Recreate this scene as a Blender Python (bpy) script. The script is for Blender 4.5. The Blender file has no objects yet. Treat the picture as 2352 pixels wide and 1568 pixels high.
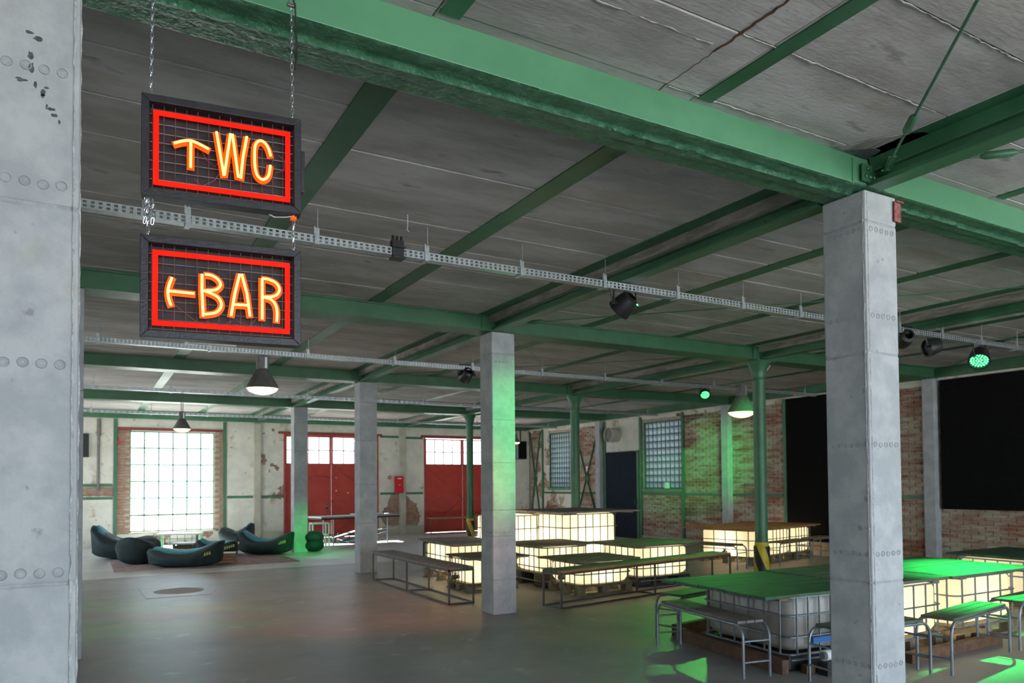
import bpy, bmesh, math, random
from mathutils import Vector, Matrix, noise as mnoise
R_ = random.Random(7)
S = bpy.context.scene
COL = S.collection
PI = math.pi

# ------------------------------------------------------------------ camera
cam_d = bpy.data.cameras.new('camera'); cam = bpy.data.objects.new('camera', cam_d); COL.objects.link(cam)
yaw, pit, rol = 0.5184, 0.0275, -0.0080
fw = Vector((math.sin(yaw)*math.cos(pit), math.cos(yaw)*math.cos(pit), math.sin(pit)))
r0 = Vector((math.cos(yaw), -math.sin(yaw), 0)); u0 = r0.cross(fw)
rt = r0*math.cos(rol)+u0*math.sin(rol); upv = -r0*math.sin(rol)+u0*math.cos(rol)
cam.matrix_world = Matrix(((rt.x, upv.x, -fw.x, -4.492), (rt.y, upv.y, -fw.y, -3.165), (rt.z, upv.z, -fw.z, 1.6), (0, 0, 0, 1)))
cam_d.sensor_width = 36; cam_d.lens = 1722.9/2352*36; cam_d.shift_y = 278.5/2352; cam_d.clip_start = .05; cam_d.clip_end = 300
cam_d.dof.use_dof = True; cam_d.dof.focus_distance = 3.3; cam_d.dof.aperture_fstop = 5.0
S.camera = cam
# ------------------------------------------------------------------ world, sun, exposure
w = bpy.data.worlds.new('world'); S.world = w; w.use_nodes = True
bg = w.node_tree.nodes['Background']; bg.inputs[0].default_value = (.74, .88, 1.0, 1); bg.inputs[1].default_value = 4.9
sd = bpy.data.lights.new('sun', 'SUN'); sd.energy = 48; sd.angle = .02; sd.color = (1, .95, .86)
sun = bpy.data.objects.new('sun', sd); COL.objects.link(sun); sun.rotation_euler = (math.radians(-47), math.radians(5), 0)
vs = S.view_settings; vs.view_transform = 'Standard'; vs.look = 'None'; vs.gamma = 1; vs.exposure = 0.32; vs.use_curve_mapping = False
S.display_settings.display_device = 'sRGB'
cy = S.cycles; cy.use_denoising = True; cy.max_bounces = 9; cy.diffuse_bounces = 6; cy.glossy_bounces = 3; cy.transmission_bounces = 5; cy.transparent_max_bounces = 12
cy.sample_clamp_indirect = 6; cy.caustics_reflective = False; cy.caustics_refractive = False

# ------------------------------------------------------------------ materials
def mat(name, col, col2=None, rough=.7, scale=4, bump=0, bscale=30, metal=0, detail=4, spots=None, emis=None, est=0, lo=.4, hi=.62, stretch=None, spec=.5):
    m = bpy.data.materials.new(name); m.use_nodes = True; nt = m.node_tree; N = nt.nodes; L = nt.links
    b = N['Principled BSDF']; b.inputs['Roughness'].default_value = rough; b.inputs['Metallic'].default_value = metal
    b.inputs['Specular IOR Level'].default_value = spec
    tc = N.new('ShaderNodeNewGeometry'); src = tc.outputs['Position']
    if stretch:
        mp = N.new('ShaderNodeMapping'); mp.inputs['Scale'].default_value = stretch; L.new(src, mp.inputs[0]); src = mp.outputs[0]
    if col2 is None: b.inputs['Base Color'].default_value = (*col, 1)
    else:
        n = N.new('ShaderNodeTexNoise'); n.inputs['Scale'].default_value = scale; n.inputs['Detail'].default_value = detail; n.inputs['Roughness'].default_value = .65
        L.new(src, n.inputs['Vector'])
        r = N.new('ShaderNodeValToRGB'); r.color_ramp.elements[0].position = lo; r.color_ramp.elements[1].position = hi
        r.color_ramp.elements[0].color = (*col, 1); r.color_ramp.elements[1].color = (*col2, 1)
        L.new(n.outputs['Fac'], r.inputs[0]); out = r.outputs[0]
        if spots:
            for (sc, sl, sh, scol) in spots:
                n2 = N.new('ShaderNodeTexNoise'); n2.inputs['Scale'].default_value = sc; n2.inputs['Detail'].default_value = 6; n2.inputs['Roughness'].default_value = .6
                L.new(src, n2.inputs['Vector'])
                r2 = N.new('ShaderNodeValToRGB'); r2.color_ramp.elements[0].position = sl; r2.color_ramp.elements[1].position = sh
                r2.color_ramp.elements[0].color = (0, 0, 0, 1); r2.color_ramp.elements[1].color = (1, 1, 1, 1)
                L.new(n2.outputs['Fac'], r2.inputs[0])
                mx = N.new('ShaderNodeMix'); mx.data_type = 'RGBA'; L.new(r2.outputs[0], mx.inputs['Factor']); L.new(out, mx.inputs['A']); mx.inputs['B'].default_value = (*scol, 1)
                out = mx.outputs['Result']
        L.new(out, b.inputs['Base Color'])
    if bump:
        n3 = N.new('ShaderNodeTexNoise'); n3.inputs['Scale'].default_value = bscale; n3.inputs['Detail'].default_value = 5; L.new(src, n3.inputs['Vector'])
        bp = N.new('ShaderNodeBump'); bp.inputs['Strength'].default_value = bump; bp.inputs['Distance'].default_value = .01
        L.new(n3.outputs['Fac'], bp.inputs['Height']); L.new(bp.outputs[0], b.inputs['Normal'])
    if emis: b.inputs['Emission Color'].default_value = (*emis, 1); b.inputs['Emission Strength'].default_value = est
    return m
M = {}
M['conc'] = mat('column_concrete', (.36, .38, .40), (.46, .475, .49), .85, 5, .25, 60, spots=[(9, .66, .72, (.27, .28, .29)), (3, .62, .78, (.42, .38, .33))])
M['conc_mark'] = mat('form_mark', (.31, .325, .34), (.40, .41, .43), .85, 20)
M['conc_dark'] = mat('chip', (.06, .06, .07), (.12, .12, .13), .9, 60)
M['rub'] = mat('rough_corner', (.36, .35, .34), (.52, .53, .55), .9, 60, .9, 70)
M['ceil'] = mat('ceiling_concrete', (.37, .345, .335), (.55, .525, .525), .9, 1.3, .35, 22, stretch=(.8, 2.2, 2), detail=9, spots=[(.9, .56, .72, (.40, .35, .30)), (2.6, .62, .70, (.30, .28, .27)), (30, .69, .72, (.22, .21, .21))])
M['haunch'] = mat('joist_haunch', (.20, .18, .16), (.36, .33, .31), .9, 7, .5, 30, stretch=(3, .5, 3))
M['ridge'] = mat('ceiling_ridge', (.45, .43, .42), (.30, .28, .26), .9, 20, .5, 60)
M['floor'] = mat('floor_concrete', (.24, .245, .245), (.36, .36, .35), .42, 1.1, .15, 25, detail=9, spots=[(.5, .52, .66, (.40, .30, .235)), (3.5, .60, .75, (.48, .49, .50)), (14, .70, .76, (.12, .12, .12))], lo=.35, hi=.7)  # large brown blotches put a reddish lamp glow into the floor colour
M['floor2'] = mat('floor_concrete_pale', (.52, .54, .56), (.62, .63, .64), .36, 1.3, .12, 25, detail=8, spots=[(3, .6, .75, (.24, .24, .25))])
M['green'] = mat('green_paint', (.04, .135, .07), (.055, .17, .088), .40, 3, .08, 40)
M['greenl'] = mat('green_paint_pale', (.085, .25, .135), (.105, .29, .16), .38, 2, .05, 60, spots=[(24, .74, .78, (.25, .42, .32))])
M['greenc'] = mat('green_paint_crust', (.035, .125, .065), (.075, .21, .12), .3, 14, 1.0, 45, spots=[(40, .62, .72, (.20, .40, .30))])
M['greend'] = mat('green_paint_dark', (.03, .115, .055), (.045, .15, .075), .45, 3, .1, 40)
M['ypost'] = mat('yellow_paint', (.65, .50, .02), (.50, .38, .03), .5, 9)
M['black'] = mat('black_paint', (.012, .012, .013), (.02, .02, .022), .45, 9)
M['blackcloth'] = mat('black_cloth', (.006, .006, .006), (.010, .009, .009), .95, 30, spec=.1)
M['navy'] = mat('navy_panel', (.012, .018, .03), (.016, .022, .036), .8, 9, spec=.2)
M['galv'] = mat('galvanised_steel', (.42, .46, .48), (.55, .58, .60), .38, 20, metal=.7)
M['chain'] = mat('chain_steel', (.55, .57, .6), (.7, .72, .75), .25, 30, metal=.9)
M['steeld'] = mat('dark_steel', (.075, .068, .072), (.11, .095, .09), .45, 12, metal=.3)
M['tube'] = mat('grey_tube_steel', (.22, .25, .28), (.30, .33, .36), .35, 12, metal=.6)
M['signf'] = mat('sign_frame_black', (.015, .013, .018), (.024, .022, .028), .42, 30, .15, 120)
M['signp'] = mat('sign_panel', (.020, .014, .018), (.030, .018, .024), .6, 10)
M['wire'] = mat('mesh_wire', (.16, .11, .10), (.25, .18, .17), .4, 30, metal=.5)
M['red'] = mat('red_acrylic', (.90, .008, .002), (.93, .015, .004), .6, 12, emis=(1, .012, .0), est=.35, spec=.12)  # red emission added; the border itself gives off no light
M['orange'] = mat('orange_acrylic', (.95, .075, .004), (.98, .10, .006), .3, 12, emis=(1, .09, .0), est=.45, spec=.15)  # added emission imitates neon light falling on the plates
M['neon'] = mat('neon_tube', (.9, .6, .3), None, .4, emis=(1.0, .60, .13), est=1.35)
M['wirered'] = mat('thin_red_wire', (.35, .06, .06), None, .5)
M['wood'] = mat('weathered_plank', (.17, .145, .135), (.27, .235, .215), .7, 3, .35, 30, stretch=(3, 3, 3), detail=8)
M['woodg'] = mat('greenish_plank', (.075, .095, .065), (.13, .15, .10), .6, 5, .35, 40, detail=8)  # plank colour with a slight green tone
M['woodn'] = mat('dark_green_spill_plank', (.030, .085, .045), (.055, .13, .07), .6, 5, .35, 40, detail=8)  # green lamp spill on the near tabletop is put into this colour
M['wooda'] = mat('olive_plank', (.095, .085, .05), (.16, .145, .09), .6, 5, .35, 40, detail=8)
M['cagew'] = mat('silhouette_cage_steel', (.07, .075, .06), (.11, .11, .09), .6, 9, metal=.2)  # darkened so the bars read as silhouettes against the tank glow
M['lintel'] = mat('rust_lintel', (.20, .035, .028), (.26, .06, .045), .6, 6)
M['woodend'] = mat('plank_end', (.20, .11, .075), (.27, .16, .11), .8, 25)
M['timber'] = mat('brown_timber', (.10, .048, .025), (.16, .08, .042), .7, 9, .3, 50)
M['pallet'] = mat('pallet_wood', (.30, .18, .08), (.42, .27, .13), .75, 9, .3, 50)
M['palletg'] = mat('old_pallet_wood', (.14, .115, .07), (.23, .19, .12), .8, 9, .3, 50)
M['woodw'] = mat('warm_plank', (.30, .15, .055), (.42, .23, .09), .6, 4, .3, 40, detail=8)
M['brickr'] = mat('whitewashed_brick', (.28, .115, .07), (.50, .44, .35), .9, 4.5, .5, 60, detail=10, lo=.41, hi=.59, stretch=(1, .4, 2.4), spots=[(1.1, .54, .68, (.50, .46, .38)), (9, .60, .66, (.40, .17, .10)), (.8, .62, .70, (.17, .10, .07))])
M['brickb'] = mat('bare_brick', (.30, .15, .10), (.40, .27, .20), .9, 7, .4, 60, detail=6, spots=[(11, .62, .7, (.42, .38, .33))])
M['mortar'] = mat('mortar', (.36, .33, .27), (.46, .42, .35), .95, 9)
M['plaster'] = mat('old_plaster', (.62, .60, .53), (.72, .70, .63), .9, 2.5, .2, 20, spots=[(2.2, .60, .68, (.42, .34, .24)), (6, .66, .72, (.28, .27, .24))])
M['plinth'] = mat('plinth_render', (.42, .40, .33), (.50, .48, .40), .9, 3)
M['doorred'] = mat('red_oxide_door', (.42, .030, .016), (.48, .045, .024), .5, 3, .1, 30)
M['redframe'] = mat('red_frame', (.36, .035, .028), (.44, .06, .045), .5, 6)
M['redbox'] = mat('fire_red', (.55, .005, .012), (.62, .01, .02), .35, 8)
M['white'] = mat('white_paint', (.75, .75, .75), (.82, .82, .82), .4, 6)
M['lampg'] = mat('lamp_grey', (.13, .125, .115), (.18, .17, .16), .5, 12)
M['bulb'] = mat('warm_lamp_glass', (.9, .7, .4), None, .4, emis=(1, .72, .36), est=2.2)
M['led'] = mat('green_led', (.02, .5, .1), None, .4, emis=(.10, 1, .26), est=3.2)
M['teal'] = mat('teal_beanbag', (.015, .19, .27), (.03, .27, .35), .6, 5, .3, 30)
M['bean'] = mat('dark_beanbag', (.008, .022, .026), (.014, .034, .038), .7, 8, .3, 40)
M['letter'] = mat('yellow_print', (.35, .38, .10), None, .7)
M['rug'] = mat('faded_rug', (.30, .22, .22), (.38, .33, .33), .95, 7, .3, 90, spots=[(4, .58, .62, (.30, .12, .10))])
M['gravel'] = mat('outdoor_ground', (.40, .40, .38), (.50, .49, .46), .9, 2)
M['leaf'] = mat('garden_leaves', (.45, .58, .35), (.6, .68, .5), .7, 3)
M['blue'] = mat('blue_plastic', (.02, .14, .42), None, .4)
M['rust'] = mat('rusty_red_clip', (.22, .05, .055), (.36, .14, .13), .7, 40)

def special(name, build):
    m = bpy.data.materials.new(name); m.use_nodes = True; nt = m.node_tree; nt.nodes.remove(nt.nodes['Principled BSDF']); build(nt, nt.nodes, nt.links, nt.nodes['Material Output']); return m
def _glass(nt, N, L, o):
    t = N.new('ShaderNodeBsdfTransparent'); t.inputs[0].default_value = (.93, .96, .97, 1); g = N.new('ShaderNodeBsdfGlossy'); g.inputs['Roughness'].default_value = .05
    x = N.new('ShaderNodeMixShader'); x.inputs[0].default_value = .07; L.new(t.outputs[0], x.inputs[1]); L.new(g.outputs[0], x.inputs[2]); L.new(x.outputs[0], o.inputs[0])
M['glass'] = special('window_glass', _glass)
def _frost(nt, N, L, o):
    t = N.new('ShaderNodeBsdfTranslucent'); n = N.new('ShaderNodeTexNoise'); n.inputs['Scale'].default_value = 1.7
    r = N.new('ShaderNodeValToRGB'); r.color_ramp.elements[0].color = (.16, .19, .21, 1); r.color_ramp.elements[1].color = (.42, .46, .49, 1); r.color_ramp.elements[0].position = .35; r.color_ramp.elements[1].position = .65
    L.new(n.outputs[0], r.inputs[0]); L.new(r.outputs[0], t.inputs[0])
    d = N.new('ShaderNodeBsdfPrincipled'); d.inputs['Base Color'].default_value = (.3, .33, .35, 1); d.inputs['Roughness'].default_value = .3
    x = N.new('ShaderNodeMixShader'); x.inputs[0].default_value = .35; L.new(t.outputs[0], x.inputs[1]); L.new(d.outputs[0], x.inputs[2]); L.new(x.outputs[0], o.inputs[0])
M['frost'] = special('frosted_glass', _frost)
def tank_mat(name, tc, dc, fac):
    def f(nt, N, L, o):
        t = N.new('ShaderNodeBsdfTranslucent'); t.inputs[0].default_value = (*tc, 1)
        d = N.new('ShaderNodeBsdfPrincipled'); d.inputs['Roughness'].default_value = .35
        n = N.new('ShaderNodeTexNoise'); n.inputs['Scale'].default_value = 3; n.inputs['Detail'].default_value = 5
        g = N.new('ShaderNodeNewGeometry'); mp = N.new('ShaderNodeMapping'); mp.inputs['Scale'].default_value = (2.5, 2.5, .7); L.new(g.outputs['Position'], mp.inputs[0]); L.new(mp.outputs[0], n.inputs['Vector'])
        r = N.new('ShaderNodeValToRGB'); r.color_ramp.elements[0].position = .38; r.color_ramp.elements[1].position = .62
        r.color_ramp.elements[0].color = (*[c*.75 for c in dc], 1); r.color_ramp.elements[1].color = (*dc, 1); L.new(n.outputs[0], r.inputs[0]); L.new(r.outputs[0], d.inputs['Base Color'])
        x = N.new('ShaderNodeMixShader'); x.inputs[0].default_value = fac; L.new(t.outputs[0], x.inputs[1]); L.new(d.outputs[0], x.inputs[2]); L.new(x.outputs[0], o.inputs[0])
    return special(name, f)
M['tank'] = tank_mat('lit_tank_plastic', (.94, .88, .69), (.80, .77, .66), .28)
M['tankoff'] = tank_mat('unlit_tank_plastic', (.50, .45, .36), (.66, .63, .60), .66)

# ------------------------------------------------------------------ mesh helpers
class MB:
    def __init__(s): s.v = []; s.f = []
    def box(s, x0, x1, y0, y1, z0, z1):
        return s.obox(((x0+x1)/2, (y0+y1)/2, (z0+z1)/2), (abs(x1-x0)/2, abs(y1-y0)/2, abs(z1-z0)/2))
    def obox(s, c, h, m=None):
        b = len(s.v); c = Vector(c)
        for i in (-1, 1):
            for j in (-1, 1):
                for k in (-1, 1):
                    d = Vector((i*h[0], j*h[1], k*h[2])); s.v.append(c+(m @ d if m else d))
        for q in ((0, 1, 3, 2), (4, 6, 7, 5), (0, 4, 5, 1), (2, 3, 7, 6), (0, 2, 6, 4), (1, 5, 7, 3)): s.f.append([b+i for i in q])
        return s
    def bar(s, p, q, w, h, up=(0, 0, 1)):   # rectangular bar from p to q
        p = Vector(p); q = Vector(q); d = (q-p); l = d.length; d.normalize(); u = Vector(up)
        if abs(d.dot(u)) > .99: u = Vector((0, 1, 0))
        sd_ = d.cross(u).normalized(); u = sd_.cross(d)
        m = Matrix((d, sd_, u)).transposed(); return s.obox((p+q)/2, (l/2, w/2, h/2), m)
    def tube(s, pts, r, n=8, closed=False, cap=True):
        pts = [Vector(p) for p in pts]; b0 = len(s.v); k = len(pts); prev = None
        for i, p in enumerate(pts):
            if closed: d = pts[(i+1) % k]-pts[i-1]
            else: d = pts[min(i+1, k-1)]-pts[max(i-1, 0)]
            d.normalize()
            if prev is None:
                a = Vector((0, 0, 1)) if abs(d.z) < .9 else Vector((1, 0, 0)); a = (a-d*a.dot(d)).normalized()
            else: a = (prev-d*prev.dot(d)).normalized()
            prev = a; c = d.cross(a); rr = r[i] if isinstance(r, (list, tuple)) else r
            for j in range(n): t = 2*PI*j/n; s.v.append(p+(a*math.cos(t)+c*math.sin(t))*rr)
        for i in range(k if closed else k-1):
            for j in range(n):
                a0 = b0+i*n; a1 = b0+((i+1) % k)*n; s.f.append([a0+j, a0+(j+1) % n, a1+(j+1) % n, a1+j])
        if cap and not closed: s.f.append([b0+j for j in range(n)][::-1]); s.f.append([b0+(k-1)*n+j for j in range(n)])
        return s
    def cyl(s, p, q, r, n=12): return s.tube([p, q], r, n)
    def lathe(s, prof, n=20, c=(0, 0, 0), m=None, cap=True):
        b0 = len(s.v); c = Vector(c)
        for (r, z) in prof:
            for j in range(n):
                t = 2*PI*j/n; d = Vector((r*math.cos(t), r*math.sin(t), z)); s.v.append(c+(m @ d if m else d))
        for i in range(len(prof)-1):
            for j in range(n): s.f.append([b0+i*n+j, b0+i*n+(j+1) % n, b0+(i+1)*n+(j+1) % n, b0+(i+1)*n+j])
        if cap: s.f.append([b0+j for j in range(n)][::-1]); s.f.append([b0+(len(prof)-1)*n+j for j in range(n)])
        return s
    def loops(s, L, cap=True):
        b0 = len(s.v); n = len(L[0])
        for l in L: s.v += [Vector(p) for p in l]
        for i in range(len(L)-1):
            for j in range(n): s.f.append([b0+i*n+j, b0+i*n+(j+1) % n, b0+(i+1)*n+(j+1) % n, b0+(i+1)*n+j])
        if cap: s.f.append([b0+j for j in range(n)][::-1]); s.f.append([b0+(len(L)-1)*n+j for j in range(n)])
        return s
    def mesh(s, name, m, smooth=False):
        me = bpy.data.meshes.new(name); me.from_pydata([tuple(v) for v in s.v], [], s.f); me.update()
        bm = bmesh.new(); bm.from_mesh(me); bmesh.ops.recalc_face_normals(bm, faces=bm.faces); bm.to_mesh(me); bm.free()
        if m: me.materials.append(M[m])
        if smooth:
            me.polygons.foreach_set('use_smooth', [True]*len(me.polygons))
            try: me.set_sharp_from_angle(angle=math.radians(40))
            except Exception: pass
        return me
    def build(s, name, m, parent=None, smooth=False, bevel=0, loc=None, rz=0):
        o = bpy.data.objects.new(name, s.mesh(name, m, smooth)); COL.objects.link(o)
        if loc: o.location = loc
        if rz: o.rotation_euler = (0, 0, rz)
        if parent: o.parent = parent
        if bevel:
            bv = o.modifiers.new('bevel', 'BEVEL'); bv.width = bevel; bv.segments = 2; bv.limit_method = 'ANGLE'
        return o
def tag(o, label, cat=None, group=None, kind=None):
    if label: o['label'] = label
    if cat: o['category'] = cat
    if group: o['group'] = group
    if kind: o['kind'] = kind
    return o
def thing(name, label, cat, loc=(0, 0, 0), rz=0, group=None):
    o = bpy.data.objects.new(name, None); COL.objects.link(o); o.location = loc; o.rotation_euler = (0, 0, rz); o.empty_display_size = .1
    return tag(o, label, cat, group)
def struct(o): o['kind'] = 'structure'; return o
def inst(me, name, parent, loc=(0, 0, 0), rot=(0, 0, 0), scale=None):
    o = bpy.data.objects.new(name, me); COL.objects.link(o); o.parent = parent; o.location = loc; o.rotation_euler = rot
    if scale: o.scale = scale
    return o
def lamp(kind, name, loc, energy, color, parent=None, target=None, size=.05, spot=None, blend=.5):
    d = bpy.data.lights.new(name, kind); d.energy = energy; d.color = color
    d.shadow_soft_size = size
    if spot: d.spot_size = math.radians(spot); d.spot_blend = blend
    o = bpy.data.objects.new(name, d); COL.objects.link(o); o.location = loc
    if target is not None: o.rotation_euler = (Vector(target)-Vector(loc)).to_track_quat('-Z', 'Y').to_euler()
    return o

# ------------------------------------------------------------------ dimensions of the hall
XW, YW, XL, YF = 9.21, 19.6, -9.4, -7.2
ZC, ZB = 3.66, 3.47
ROWS = (0.0, 5.065, 10.13, 15.19)
BX = 4.655

# ------------------------------------------------------------------ floor, ground, roof
fl = struct(bpy.data.objects.new('floor', None)); COL.objects.link(fl)
MB().box(XL, XW+.3, YF, 11.72, -.12, 0).build('floor_slab', 'floor', fl)
MB().box(XL, XW+.3, 11.73, YW+.3, -.12, 0.001).build('floor_slab', 'floor2', fl)
m_ = MB(); m_.loops([[(-3.72, 8.72, 0), (-2.85, 8.72, 0), (-2.72, 9.2, 0), (-2.9, 10.05, 0), (-3.75, 10.0, 0)], [(-3.72, 8.72, .004), (-2.85, 8.72, .004), (-2.72, 9.2, .004), (-2.9, 10.05, .004), (-3.75, 10.0, .004)]])
m_.build('floor_patch', 'floor', fl)
m_ = MB(); m_.lathe([(.02, .004), (.34, .007), (.36, .004)], 22, (-3.22, 9.35, 0)); m_.build('floor_patch', 'rub', fl)
gr = struct(MB().box(-40, 40, -35, 60, -.4, -.13).build('ground', 'gravel'))
rf = struct(MB().box(XL-.4, XW+.5, YF-.2, YW+.5, ZC+.06, ZC+.5).build('trim_1', 'ceil'))
ce = struct(bpy.data.objects.new('ceiling', None)); COL.objects.link(ce)
# cast concrete panels, half a metre wide, each with its own edges; one piece per gap between the steel strips
xc = [-9.4, -6.3, -4.75, -3.17, -1.66, -.26, 1.25, 2.8, 4.25, 5.8, 7.3, 9.21]
pm = {}
def panel(x0, x1, y0, y1):
    k = (round(x1-x0, 2), round(y1-y0, 2))
    if k not in pm:
        a, b = k[0]/2-.004, k[1]/2-.004
        pm[k] = MB().loops([[(-a+.006, -b+.006, -.03), (a-.006, -b+.006, -.03), (a-.006, b-.006, -.03), (-a+.006, b-.006, -.03)], [(-a, -b, -.024), (a, -b, -.024), (a, b, -.024), (-a, b, -.024)], [(-a, -b, .03), (a, -b, .03), (a, b, .03), (-a, b, .03)]]).mesh('ceiling_panel', 'ceil')
    inst(pm[k], 'ceiling_panel', ce, ((x0+x1)/2, (y0+y1)/2, ZC+.03+R_.uniform(-.0025, .0025)), (R_.uniform(-.003, .003), R_.uniform(-.0015, .0015), 0))
y = -2.26
while y < 5.0:
    for i in range(2, 11): panel(xc[i], xc[i+1], y, y+.505)
    y += .505
y5 = y
while y < YW-.1:
    for i in range(2, 11): panel(xc[i], xc[i+1], y, y+1.01)
    y += 1.01
MB().box(XL, xc[2], YF, YW, ZC, ZC+.06).build('ceiling_slab', 'ceil', ce)
MB().box(xc[2], XW, YF, -2.26, ZC, ZC+.06).build('ceiling_slab', 'ceil', ce)
# ragged mortar ridges along some panel joints
for (xa, xb, yy) in ((-2.9, -1.93, -.62), (-1.87, -.35, -.745), (-1.87, -.5, -.235), (-1.5, -.2, -1.25), (-3.0, -2.0, -1.25)):
    mm = MB(); x = xa; pts = []
    while x < xb: pts.append((x, yy+R_.uniform(-.004, .004), ZC+R_.uniform(-.003, .002))); x += .03
    mm.tube(pts, [max(.0012, .004+.004*mnoise.noise((p[0]*6, 0, 0))) for p in pts], 5); mm.build('mortar_ridge', 'ridge', ce)
mm = MB(); pts = [(-1.885+R_.uniform(-.006, .006), -.18-i*.03, ZC-.001) for i in range(34)]
mm.tube(pts, [.003 if i < 14 else .007+.005*mnoise.noise((i*.35, 1, 0)) for i in range(34)], 5); mm.build('mortar_ridge', 'timber', ce)
# steel strips (joist flanges) flush with the ceiling
for k, (y0, y1) in enumerate(((-7, -.22), (.17, 4.9), (5.24, 9.97), (10.3, 15.03), (15.36, YW-.1))):
    for x in (-6.3, -4.75, -3.17, -1.66, -.26, 1.25, 2.8, 4.25, 5.8, 7.3):
        wd = .05 if k == 0 else .085
        xx = x+(.06 if k == 0 else 0)
        o = MB().box(xx-wd, xx+wd, y0, y1, ZC-.006, ZC+.02).build('steel_strip', 'greend' if k < 4 else 'green', ce)

# ------------------------------------------------------------------ main beams
names = ['over the nearest columns, with a crusted underside', 'over the second row of columns', 'over the third row of columns', 'over the fourth row of columns, nearest the far wall']
for k, yy in enumerate(ROWS):
    b = thing('steel_beam', 'long green steel beam '+names[k], 'beam', (0, yy, ZB))
    hw = .17
    if k == 0:
        MB().box(XL, XW, -hw, hw, .012, .2).build('web', 'greenl', b, bevel=.004)
        mm = MB(); nx, ny = 560, 26; vi = []
        for i in range(nx+1):
            x = -6.0+i*(XW+6.0)/nx
            c1 = -.045+.018*mnoise.noise((x*1.7, 0, 0))+.006*mnoise.noise((x*14, 3, 0)); c2 = .045+.022*mnoise.noise((x*1.3, 7, 0))+.006*mnoise.noise((x*17, 9, 0))
            for j in range(ny+1):
                v = -hw+2*hw*j/ny
                z = .008+.0035*mnoise.noise((x*22, v*22, 1))
                if v > c1: z -= .013
                if v > c2: z += .009
                if abs(v-c1) < .012: z -= .006
                if j in (0, ny): z = .013
                mm.v.append(Vector((x, v, z)))
        for i in range(nx):
            for j in range(ny):
                a = i*(ny+1)+j; mm.f.append([a, a+1, a+ny+2, a+ny+1])
        mm.build('crusted_underside', 'greenc', b, smooth=True)
    else:
        MB().box(XL, XW, -hw+.014, hw-.014, .012, .2).build('web', 'green', b)
        MB().box(XL, XW, -hw, hw, 0, .014).box(XL, XW, -hw-.006, hw+.006, .17, .188).build('flange', 'greend' if k == 1 else 'green', b)
    mm = MB()
    for x in (-BX, 0, BX):
        mm.box(x-.30, x-.005, -hw-.008, -hw+.004, .015, .165).box(x+.005, x+.05, -hw-.012, -hw+.004, .01, .165)
    mm.build('splice_plate', 'greenl' if k == 0 else 'green', b, bevel=.002)
    bolt = MB().lathe([(.010, 0), (.010, .006), (.005, .010)], 8).mesh('bolt', 'green')
    for x in (-.045, -.015, .02) if k else (-.16, -.13, -.10, -.07, -.04, -.01, .03):
        for z in (.05, .09): inst(bolt, 'bolt', b, (x, -hw-.010, z), (PI/2, 0, 0))

# joists that run between the beams along the column lines
bn = ['camera and nearest beam', 'first and second beams', 'second and third beams', 'third and fourth beams', 'fourth beam and far wall']
for x, side in ((0.0, 'over the square columns'), (BX, 'over the round columns')):
    for k, (y0, y1) in enumerate(((-7, -.19), (.19, 4.88), (5.25, 9.95), (10.32, 15.01), (15.38, YW))):
        j = thing('steel_joist', 'green riveted joist between %s, %s' % (bn[k], side), 'joist', (x-.1, (y0+y1)/2, ZB))
        h = (y1-y0)/2
        MB().box(-.012, .012, -h, h, .012, .10).box(-.05, .05, -h, h, .094, .104).build('web', 'greend' if k else 'green', j)
        MB().box(-.10 if k else -.05, .10 if k else .05, -h, h, .105, .19).build('haunch', 'haunch' if k else 'greend', j)
        MB().box(-.07, .07, -h, h, 0, .012).build('bottom_flange', 'green', j, bevel=.002)
        MB().box(-.07, -.012, -h, h, .012, .03).build('angle_iron', 'greend', j)
        n = 14 if k < 2 else 6
        bolt2 = MB().lathe([(.011, 0), (.009, .006), (.003, .010)], 8).mesh('bolt', 'green')
        for i in range(n): inst(bolt2, 'bolt', j, (-.013, -h+(i+.5)*2*h/n, .055), (0, -PI/2, 0))

# broken concrete round the rod anchor above the big column
def patch(pts, z, mt, th=.004):
    P = []
    for i, p in enumerate(pts):
        q = pts[(i+1) % len(pts)]
        for t in (0, .33, .66): P.append((p[0]*(1-t)+q[0]*t+(R_.uniform(-.012, .012) if t else 0), p[1]*(1-t)+q[1]*t+(R_.uniform(-.012, .012) if t else 0)))
    MB().loops([[(a, b, z) for a, b in P], [(a, b, z+th) for a, b in P]]).build('broken_patch', mt, ce)
patch([(-.52, -.19), (-.42, -.27), (-.34, -.42), (-.22, -.56), (-.12, -.60), (-.10, -.19)], ZC-.006, 'haunch')
patch([(-.40, -.19), (-.33, -.26), (-.26, -.30), (-.20, -.30), (-.16, -.19)], ZC-.010, 'conc_dark')
gp = thing('anchor_plate', 'green bolted anchor plate where the tie rods meet above the big column', 'plate', (0, -.2, 3.5))
MB().box(-.25, -.02, -.01, .0, -.01, .10).build('plate', 'green', gp, bevel=.002)
MB().bar((-.05, -.02, .03), (-.20, -.18, .085), .05, .012).build('rod_fork', 'green', gp, bevel=.003)
for (a, b) in ((-.22, .02), (-.18, .02), (-.14, .02), (-.10, .03), (-.06, .05), (-.2, .07), (-.04, .02), (-.04, .08)): inst(bolt, 'bolt', gp, (a, -.012, b), (PI/2, 0, 0), (1.3,)*3)
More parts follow.
